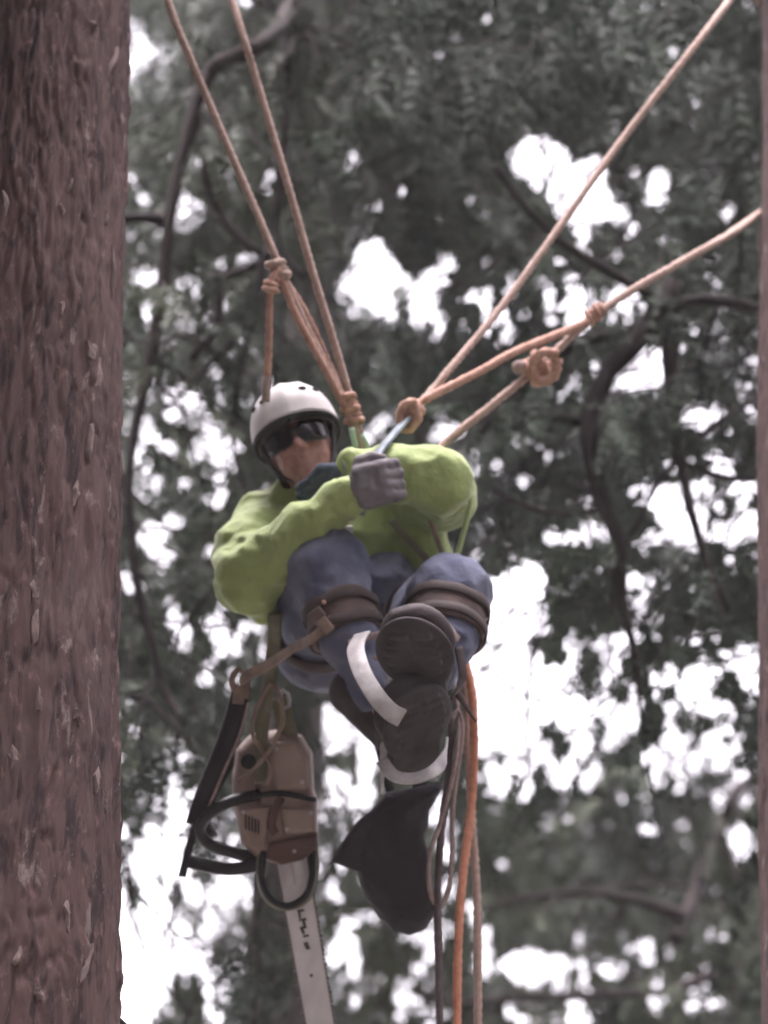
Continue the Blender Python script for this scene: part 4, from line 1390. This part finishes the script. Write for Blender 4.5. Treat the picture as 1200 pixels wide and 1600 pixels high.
knot(r2, L(548, 640, 0.01), L(552, 655, 0.0) - L(520, 560, 0.0), 0.009, 5.0, 0.085, 'rope_orange', 0.017, name='friction_hitch')
rib('splice_tag', [L(549, 668, -0.03), L(556, 700, -0.03)], (1, 0.2, 0), 0.016, 0.007, 'mint', r1)
rib('splice_tag', [L(566, 678, -0.03), L(578, 708, -0.03)], (1, 0.3, 0), 0.013, 0.007, 'mint', r2)

# right pair, up to the right trunk
A3 = to_l(anchor_pt(TR, -60, -1)); A5 = to_l(anchor_pt(TR, 343, -1) + np.array([0.0, 0.10, 0]))
_z5 = TR.z_at(343); _a5 = TR.axis(_z5); _r5 = TR.rad(_z5) + 0.008
A5B = [to_l(_a5 + np.array([math.cos(math.radians(t_)) * _r5, math.sin(math.radians(t_)) * _r5, dz_])) for t_, dz_ in ((20, 0.34), (60, 0.38), (100, 0.36), (135, 0.24))]
r3 = rope('climbing_rope', [A3, L(1140, 0, 1.02), L(962, 232, 0.66), L(800, 458, 0.34), L(690, 592, 0.10), L(644, 646, -0.02), L(622, 672, -0.06)], 'rope_tan',
          'tan rope running to the upper right corner from the knot by the gloves')
sling(r3, TR, -60, 'rope_tan')
knot(r3, L(642, 648, -0.02), L(680, 600, 0) - L(630, 660, 0), 0.0115, 3.4, 0.062, 'rope_orange', 0.019, [L(650, 628, -0.04), L(632, 632, -0.05), L(624, 655, -0.05), L(636, 672, -0.05), L(652, 655, -0.05), L(650, 632, -0.04)])
r4 = rope('climbing_rope', [L(640, 640, -0.01), L(668, 622, 0.02), L(750, 580, 0.14), L(800, 552, 0.22), L(862, 526, 0.33), L(905, 508, 0.42), L(930, 492, 0.47)], 'rope_orange',
          'short orange rope between the knot by the gloves and the right rope', r=ROPE_R * 1.1)
r5 = rope('climbing_rope', A5B + [L(1140, 366, 0.86), L(1060, 412, 0.66), L(980, 458, 0.54), L(920, 500, 0.45), L(850, 566, 0.35), L(760, 640, 0.24), L(692, 696, 0.16), L(670, 740, 0.14), L(650, 900, 0.10)], 'rope_tan',
          'tan rope with a round knot, tied to the trunk at the right edge', r=ROPE_R * 1.08)
knot(r5, L(838, 574, 0.33), L(870, 548, 0.33) - L(810, 600, 0.33), 0.013, 3.0, 0.060, 'rope_orange', 0.026, [L(872, 552, 0.28), L(846, 552, 0.27), L(832, 572, 0.27), L(842, 596, 0.28), L(866, 588, 0.28), L(872, 560, 0.28)])
SDF(0.004, 0.01).ell(L(812, 574, 0.30), (0.022, 0.020, 0.018)).build('rope_end', 'rope_grey', r5)
knot(r5, L(930, 490, 0.46), L(960, 470, 0.46) - L(900, 512, 0.46), 0.008, 3.5, 0.05, 'rope_orange', 0.015)

# the strap in the gloved hand
lan = rib('lanyard_strap', [L(634, 656, -0.05), L(612, 682, -0.14), L(592, 706, -0.22), L(576, 732, -0.262), L(566, 770, -0.262), L(560, 805, -0.255)], (0.72, 0.55, 0.3), 0.034, 0.010, 'tape_blue', None)
tag(lan, 'grey-blue strap gripped by the grey glove, below the knot', 'strap')

# ---- ropes hanging below the seat
def drop(pts, m, label, r, tail=None):
    last = np.asarray(l2w(np.asarray(pts[-1])))
    low = to_l(np.array([last[0] + 0.02, last[1], 1.2])); gnd = to_l(np.array([last[0] + 0.05, last[1] - 0.1, 0.03]))
    path = np.vstack([catmull([np.asarray(q) for q in pts], 0.012), catmull([np.asarray(pts[-1]), low, gnd], 0.06)[1:]])
    V, Q = tube(l2w(path), r, 10, lobes=3, lobe_amp=0.14, pitch=0.026)
    o = add('hanging_rope', V, Q, m)
    tag(o, label, 'rope', 'ropes hanging below the climber')
    return o
drop([L(690, 960, 0.12), L(728, 1040, 0.0), L(740, 1120, -0.06), L(737, 1250, -0.1), L(722, 1380, -0.2), L(715, 1500, -0.28), L(714, 1640, -0.37)], 'rope_bright', 'bright orange rope hanging straight down below the climber', 0.0115)
drop([L(695, 965, 0.14), L(724, 1060, 0.04), L(731, 1160, 0.0), L(738, 1290, -0.08), L(746, 1420, -0.16), L(747, 1640, -0.3)], 'rope_tan', 'dull tan rope hanging just right of the bright orange one', 0.0105)
drop([L(660, 1000, 0.12), L(700, 1110, -0.1), L(703, 1180, -0.12), L(690, 1300, -0.2), L(684, 1420, -0.26), L(688, 1640, -0.4)], 'rope_dark', 'dark brown cord hanging left of the bright orange rope', 0.0095)
hl = rope('hanging_loop', [L(700, 1020, 0.05), L(716, 1120, -0.10), L(710, 1200, -0.16), L(690, 1280, -0.2), L(670, 1345, -0.24), L(674, 1400, -0.25), L(690, 1416, -0.24), L(704, 1370, -0.22), L(708, 1260, -0.18), L(722, 1150, -0.12), L(716, 1110, -0.1), L(702, 1130, -0.12)], 'rope_grey',
          'thin grey cord looped beside the black pouch', 0.0060)
hl['group'] = 'ropes hanging below the climber'

# ---- black pouch
def poly_sdf(pts):
    pts = np.array(pts, float)
    def f(p):
        d = np.full(p.shape[:-1], 1e9); ins = np.zeros(p.shape[:-1], bool)
        for a, b_ in zip(pts, np.roll(pts, -1, 0)):
            e = b_ - a; w_ = p[..., :2] - a
            t_ = np.clip((w_ @ e) / (e @ e), 0, 1)
            d = np.minimum(d, np.linalg.norm(w_ - t_[..., None] * e, axis=-1))
            c1 = (a[1] <= p[..., 1]) != (b_[1] <= p[..., 1])
            xx = a[0] + (p[..., 1] - a[1]) / (e[1] + 1e-12) * e[0]
            ins ^= c1 & (p[..., 0] < xx)
        return np.where(ins, -d, d)
    return f

def puffy(outline, dd, depth, rnd, shear=0.0, vox=0.006):
    """cushion with the given outline (photo px) and a rounded depth"""
    o2 = np.array([L(x, y, dd)[:2] for x, y in outline])
    f2 = poly_sdf(o2)
    lo = np.append(o2.min(0), dd - depth); hi = np.append(o2.max(0), dd + depth)
    cy = o2[:, 1].mean()
    def f(p):
        d2 = f2(p)
        dz = np.abs(p[..., 2] - dd - shear * (p[..., 1] - cy)) - (depth - rnd)
        q = np.maximum(np.stack([d2 + rnd, dz], -1), 0)
        return np.linalg.norm(q, axis=-1) + np.minimum(np.maximum(d2 + rnd, dz), 0) - rnd
    s = SDF(vox, 0.02)
    s.fn(f, lo - abs(shear) * 0.2, hi + abs(shear) * 0.2)
    return s
pouch = empty('tool_pouch', l2w(L(620, 1460, -0.15)), 'black canvas pouch with a pointed flap hanging under the boots', 'pouch')
s_ = puffy([(604, 1236), (640, 1228), (690, 1222), (668, 1262), (664, 1300), (668, 1350), (676, 1390), (682, 1425), (668, 1452), (640, 1464), (612, 1456), (590, 1432), (572, 1400), (560, 1364), (556, 1330), (572, 1280)], -0.20, 0.085, 0.07, -0.4)
s_.build('bag', 'bag', pouch, lambda p: folds(p, 0.006, 12, 91) + folds(p, 0.003, 30, 95))
s_ = puffy([(604, 1240), (660, 1246), (640, 1300), (600, 1344), (562, 1366), (519, 1347), (524, 1334), (556, 1288)], -0.27, 0.022, 0.016, -0.4, 0.005)
s_.build('flap', 'bag', pouch, lambda p: folds(p, 0.003, 16, 97))
rib('strap', [L(650, 1240, -0.20), L(672, 1180, -0.16), L(676, 1080, -0.05), L(668, 1000, 0.1)], (1, 0.1, 0), 0.030, 0.006, 'bag', pouch)
rib('strap', [L(612, 1244, -0.20), L(590, 1160, -0.12), L(570, 1080, 0.0), L(560, 1030, 0.1)], (1, 0.1, 0), 0.022, 0.006, 'bag', pouch)

# ---- chainsaw hanging nose down on its lanyard
saw = empty('chainsaw', l2w(L(470, 1500, 0.0)), 'tan and black chainsaw hanging nose down beside the legs', 'chainsaw')
TB = nrm(L(500, 1600, 0) - L(455, 1340, 0))          # along the bar
TS = np.array([-TB[1], TB[0], 0.0])                  # across the bar
if TS[0] < 0: TS = -TS
RS = np.stack([TS, -TB, [0, 0, 1.0]])
sh = puffy([(372, 1168), (392, 1148), (430, 1142), (470, 1150), (488, 1178), (490, 1236), (496, 1252), (497, 1318), (470, 1338), (440, 1346), (404, 1338), (378, 1316), (368, 1262), (364, 1210)], 0.02, 0.088, 0.038, 0.0, 0.005)
sh.box(L(404, 1205, -0.07), (0.004, 0.09, 0.02), np.eye(3), 0.003, 0.006, 's')
sh.build('engine_housing', 'saw_body', saw, lambda p: 0.002 * vnoise(p * 25, 5))
s_ = puffy([(420, 1160), (462, 1158), (480, 1190), (482, 1232), (432, 1236), (424, 1200)], -0.075, 0.020, 0.012, 0.0, 0.004); s_.build('top_cover', 'saw_body', saw)
s_ = puffy([(370, 1262), (424, 1258), (414, 1325), (384, 1312)], -0.070, 0.016, 0.010, 0.0, 0.004); s_.build('starter_cover', 'saw_body', saw)
s_ = puffy([(438, 1262), (494, 1262), (494, 1300), (444, 1304)], -0.072, 0.014, 0.010, 0.0, 0.004); s_.build('side_cover', 'saw_body', saw)
s_ = puffy([(420, 1316), (496, 1300), (498, 1322), (474, 1342), (440, 1350), (416, 1340)], -0.05, 0.040, 0.012, 0.0, 0.004); s_.build('chain_cover', 'saw_red', saw)
tub('seam', [L(366, 1254, -0.074), L(400, 1244, -0.082), L(440, 1240, -0.086), L(494, 1250, -0.074)], 0.0075, 'black', saw)
rib('trigger_lever', [L(440, 1246, -0.095), L(430, 1266, -0.100), L(424, 1290, -0.096), L(430, 1302, -0.088)], (1, 0.2, 0), 0.022, 0.010, 'saw_red', saw)
tub('front_handle', [L(404, 1242, -0.06), L(362, 1252, -0.10), L(326, 1272, -0.12), L(312, 1296, -0.10), L(326, 1318, -0.07), L(370, 1334, -0.04), L(408, 1340, 0.0)], 0.016, 'black', saw)
tub('rear_handle', [L(396, 1165, 0.02), L(356, 1196, 0.04), L(332, 1236, 0.05), L(318, 1280, 0.04), L(330, 1310, 0.02)], 0.020, 'black', saw)
rib('handle_plate', [L(288, 1344, -0.03), L(320, 1352, -0.03), L(360, 1358, -0.03), L(404, 1352, -0.03)], (0.05, 1, 0.2), 0.034, 0.022, 'black', saw)
tub('hand_guard', [L(412, 1330, -0.06), L(408, 1370, -0.075), L(420, 1402, -0.08), L(448, 1416, -0.08), L(478, 1400, -0.08), L(488, 1368, -0.075), L(488, 1330, -0.06)], 0.0095, 'black', saw)
tub('hand_guard', [L(406, 1320, -0.05), L(404, 1376, -0.055), L(420, 1410, -0.055), L(450, 1420, -0.055), L(482, 1404, -0.055), L(494, 1366, -0.055), L(494, 1320, -0.05)], 0.0060, 'olive', saw)
# guide bar: rounded plate with a real edge, groove and sprocket nose
def bar_outline(w0, w1, ln, n_=18):
    pts = [(-w0, 0.0), (-w0, 0.05)]
    pts += [(-w0 + (w0 - w1) * t_, ln * t_) for t_ in np.linspace(0.15, 0.92, 12)]
    pts += [(-w1 * math.cos(a), ln * 0.92 + w1 * 1.3 * math.sin(a)) for a in np.linspace(0.1, math.pi - 0.1, n_)]
    pts += [(w0 - (w0 - w1) * t_, ln * t_) for t_ in np.linspace(0.92, 0.15, 12)]
    pts += [(w0, 0.05), (w0, 0.0)]
    return pts
BO = L(452, 1322, -0.02)
def plate(pts, z0, z1, m, name, parent):
    V = [BO + TS * a + TB * b_ + np.array([0, 0, z]) for z in (z0, z1) for a, b_ in pts]
    n_ = len(pts)
    F = [tuple(range(n_)), tuple(range(2 * n_ - 1, n_ - 1, -1))] + [(i, n_ + i, n_ + (i + 1) % n_, (i + 1) % n_) for i in range(n_)]
    return add(name, l2w(np.array(V)), F, m, parent, smooth=False)
bar = plate(bar_outline(0.040, 0.035, 0.56), -0.0030, 0.0030, 'bar', 'guide_bar', saw)
# worn dark lettering down the bar
for k_, (a0, b0, hw, hh, sl) in enumerate([(0.001, 0.172, 0.009, 0.0035, 0.3), (-0.004, 0.182, 0.003, 0.009, 0), (0.002, 0.196, 0.010, 0.003, 0), (0.004, 0.206, 0.004, 0.007, 0), (0.000, 0.217, 0.009, 0.0035, -0.3), (-0.003, 0.226, 0.004, 0.008, 0.2), (0.003, 0.240, 0.008, 0.003, 0), (0.001, 0.266, 0.006, 0.010, 0.2), (-0.001, 0.345, 0.004, 0.004, 0)]):
    plate([(a0 - hw + sl * -hh, b0 - hh), (a0 + hw + sl * -hh, b0 - hh), (a0 + hw + sl * hh, b0 + hh), (a0 - hw + sl * hh, b0 + hh)], -0.0042, -0.0031, 'ink', 'bar_lettering', bar)
# chain of cutters round the bar
ol = np.array(bar_outline(0.0425, 0.0375, 0.565))
seg_ = np.linalg.norm(np.diff(ol, axis=0), axis=1); cs = np.concatenate([[0], np.cumsum(seg_)])
cv, cf = [], []
for k_, sp in enumerate(np.arange(0.03, cs[-1] - 0.03, 0.0125)):
    i = np.searchsorted(cs, sp) - 1
    c = ol[i] + (ol[i + 1] - ol[i]) * (sp - cs[i]) / seg_[i]
    d_ = nrm(ol[i + 1] - ol[i]); n_ = np.array([-d_[1], d_[0]])
    hgt = 0.0075 if k_ % 3 == 0 else 0.0045
    q = [c + d_ * a + n_ * b_ for a, b_ in ((-0.0055, -0.003), (0.0055, -0.003), (0.0045, hgt * 0.7), (-0.004, hgt))]
    o_ = len(cv)
    cv += [BO + TS * a + TB * b_ + np.array([0, 0, z]) for z in (-0.0046, 0.0046) for a, b_ in q]
    cf += [tuple(o_ + x for x in f_) for f_ in ((0, 1, 2, 3), (7, 6, 5, 4), (0, 4, 5, 1), (1, 5, 6, 2), (2, 6, 7, 3), (3, 7, 4, 0))]
add('saw_chain', l2w(np.array(cv)), cf, 'chain', saw, smooth=False)
for dx in (-0.012, 0.014):
    rib('bar_clamp', [BO + TS * dx + TB * 0.02 + [0, 0, -0.012], BO + TS * dx + TB * 0.10 + [0, 0, -0.008]], TS, 0.022, 0.008, 'bar', saw)

# saw lanyard, carabiner and pale cord loops
ll = empty('saw_lanyard', l2w(L(410, 1160, -0.03)), 'olive webbing lanyard carrying the chainsaw from the hip', 'lanyard')
rib('webbing', [L(470, 1010, 0.06), L(432, 960, -0.12), L(428, 1000, -0.11), L(420, 1060, -0.09), L(413, 1110, -0.08), L(408, 1165, -0.07), L(408, 1225, -0.095)], (1, 0.1, 0.05), 0.034, 0.006, 'olive', ll)
rib('webbing', [L(436, 1090, -0.03), L(446, 1130, -0.03), L(452, 1160, -0.03)], (1, 0.1, 0.05), 0.050, 0.006, 'olive', ll)
tub('cord_loop', [L(424, 1068, -0.10), L(404, 1100, -0.11), L(394, 1128, -0.11), L(396, 1152, -0.10), L(408, 1170, -0.10), L(424, 1200, -0.11), L(416, 1225, -0.10)], 0.0055, 'tan', ll)
tub('cord_loop', [L(428, 1068, -0.10), L(440, 1098, -0.11), L(442, 1130, -0.11), L(434, 1146, -0.10), L(424, 1170, -0.11), L(398, 1200, -0.11), L(372, 1222, -0.09)], 0.0055, 'tan', ll)
tub('carabiner', [L(440, 1078, -0.06), L(450, 1084, -0.06), L(452, 1102, -0.06), L(444, 1108, -0.06), L(438, 1096, -0.06), L(440, 1078, -0.06)], 0.005, 'steel', ll)
# tan strap from the shin pad out to the scabbard
ts = rib('tan_strap', [L(520, 968, -0.385), L(492, 994, -0.37), L(455, 1015, -0.26), L(420, 1038, -0.18), L(392, 1052, -0.14), L(376, 1068, -0.125), L(372, 1100, -0.125)], (0.3, 0.95, 0.1), 0.030, 0.006, 'tan', None)
tag(ts, 'tan strap running from the shin pad to the black scabbard', 'strap')
sb = empty('saw_scabbard', l2w(L(305, 1290, -0.08)), 'narrow black scabbard hanging slantwise left of the chainsaw', 'scabbard')
rib('sheath', [L(378, 1072, -0.10), L(366, 1120, -0.10), L(346, 1180, -0.10), L(322, 1240, -0.10), L(306, 1290, -0.10)], (0.9, 0.4, 0.1), np.linspace(0.046, 0.056, len(catmull([L(378, 1072, -0.10), L(366, 1120, -0.10), L(346, 1180, -0.10), L(322, 1240, -0.10), L(306, 1290, -0.10)], 0.01))), 0.020, 'bag', sb)
tub('hanger_loop', [L(372, 1090, -0.12), L(362, 1064, -0.12), L(372, 1046, -0.12), L(386, 1060, -0.12), L(384, 1092, -0.12)], 0.008, 'tan', sb)
rib('end_strap', [L(306, 1286, -0.10), L(294, 1330, -0.10), L(284, 1370, -0.10)], (0.9, 0.3, 0.1), 0.020, 0.005, 'bag', sb)
tub('sheath_edge', [L(388, 1098, -0.115), L(374, 1150, -0.115), L(352, 1200, -0.115), L(326, 1262, -0.115)], 0.004, 'rope_grey', sb)

# ---- harness: belt and leg loops carrying the climber
hs = empty('climbing_harness', l2w(L(590, 960, 0.1)), 'dark saddle harness round the hips under the lime jacket', 'harness')
bandc = L(586, 888, 0.23)
def band2(c, axis, ra, rb, h_, th, m, name, parent):
    axis = nrm(axis); x = np.array([1.0, 0, 0]); x = nrm(x - (x @ axis) * axis); y = np.cross(axis, x)
    a = np.linspace(0, 2 * np.pi, 61)
    V, Q = ribbon(l2w(c + np.cos(a)[:, None] * x * ra + np.sin(a)[:, None] * y * rb), axis @ np.stack([RV, UV, FV]), h_, th)
    return add(name, V, Q, m, parent)
band2(bandc, PEL - CHEST, 0.150, 0.105, 0.06, 0.014, 'leather_dark', 'belt', hs)
band2(L(498, 985, 0.02), KNEE_R - HIP_R, 0.118, 0.118, 0.045, 0.008, 'leather_dark', 'leg_loop', hs)
band2(L(668, 972, 0.02), KNEE_L - HIP_L, 0.118, 0.118, 0.045, 0.008, 'leather_dark', 'leg_loop', hs)
tub('bridge', [L(548, 870, 0.15), L(582, 765, 0.12), L(640, 865, 0.15)], 0.010, 'rope_dark', hs)

# cooling slits and screws of the saw
for k_ in range(5):
    knob('vent_slit', L(384 + 5 * k_, 1284 + 2 * k_, -0.087), (0.0022, 0.020, 0.003), 'black', saw, r=0.0015, vox=0.0022)
for x_, y_, z_ in ((432, 1170, -0.095), (472, 1222, -0.095), (486, 1270, -0.086), (448, 1296, -0.086), (380, 1268, -0.086), (460, 1330, -0.090)):
    SDF(0.0025, 0.002).ell(L(x_, y_, z_), (0.006, 0.006, 0.004)).build('screw', 'steel', saw)
tub('fuel_cap', [L(388, 1190, -0.07), L(388, 1190, -0.10)], 0.020, 'black', saw, seg=16, step=0.008)
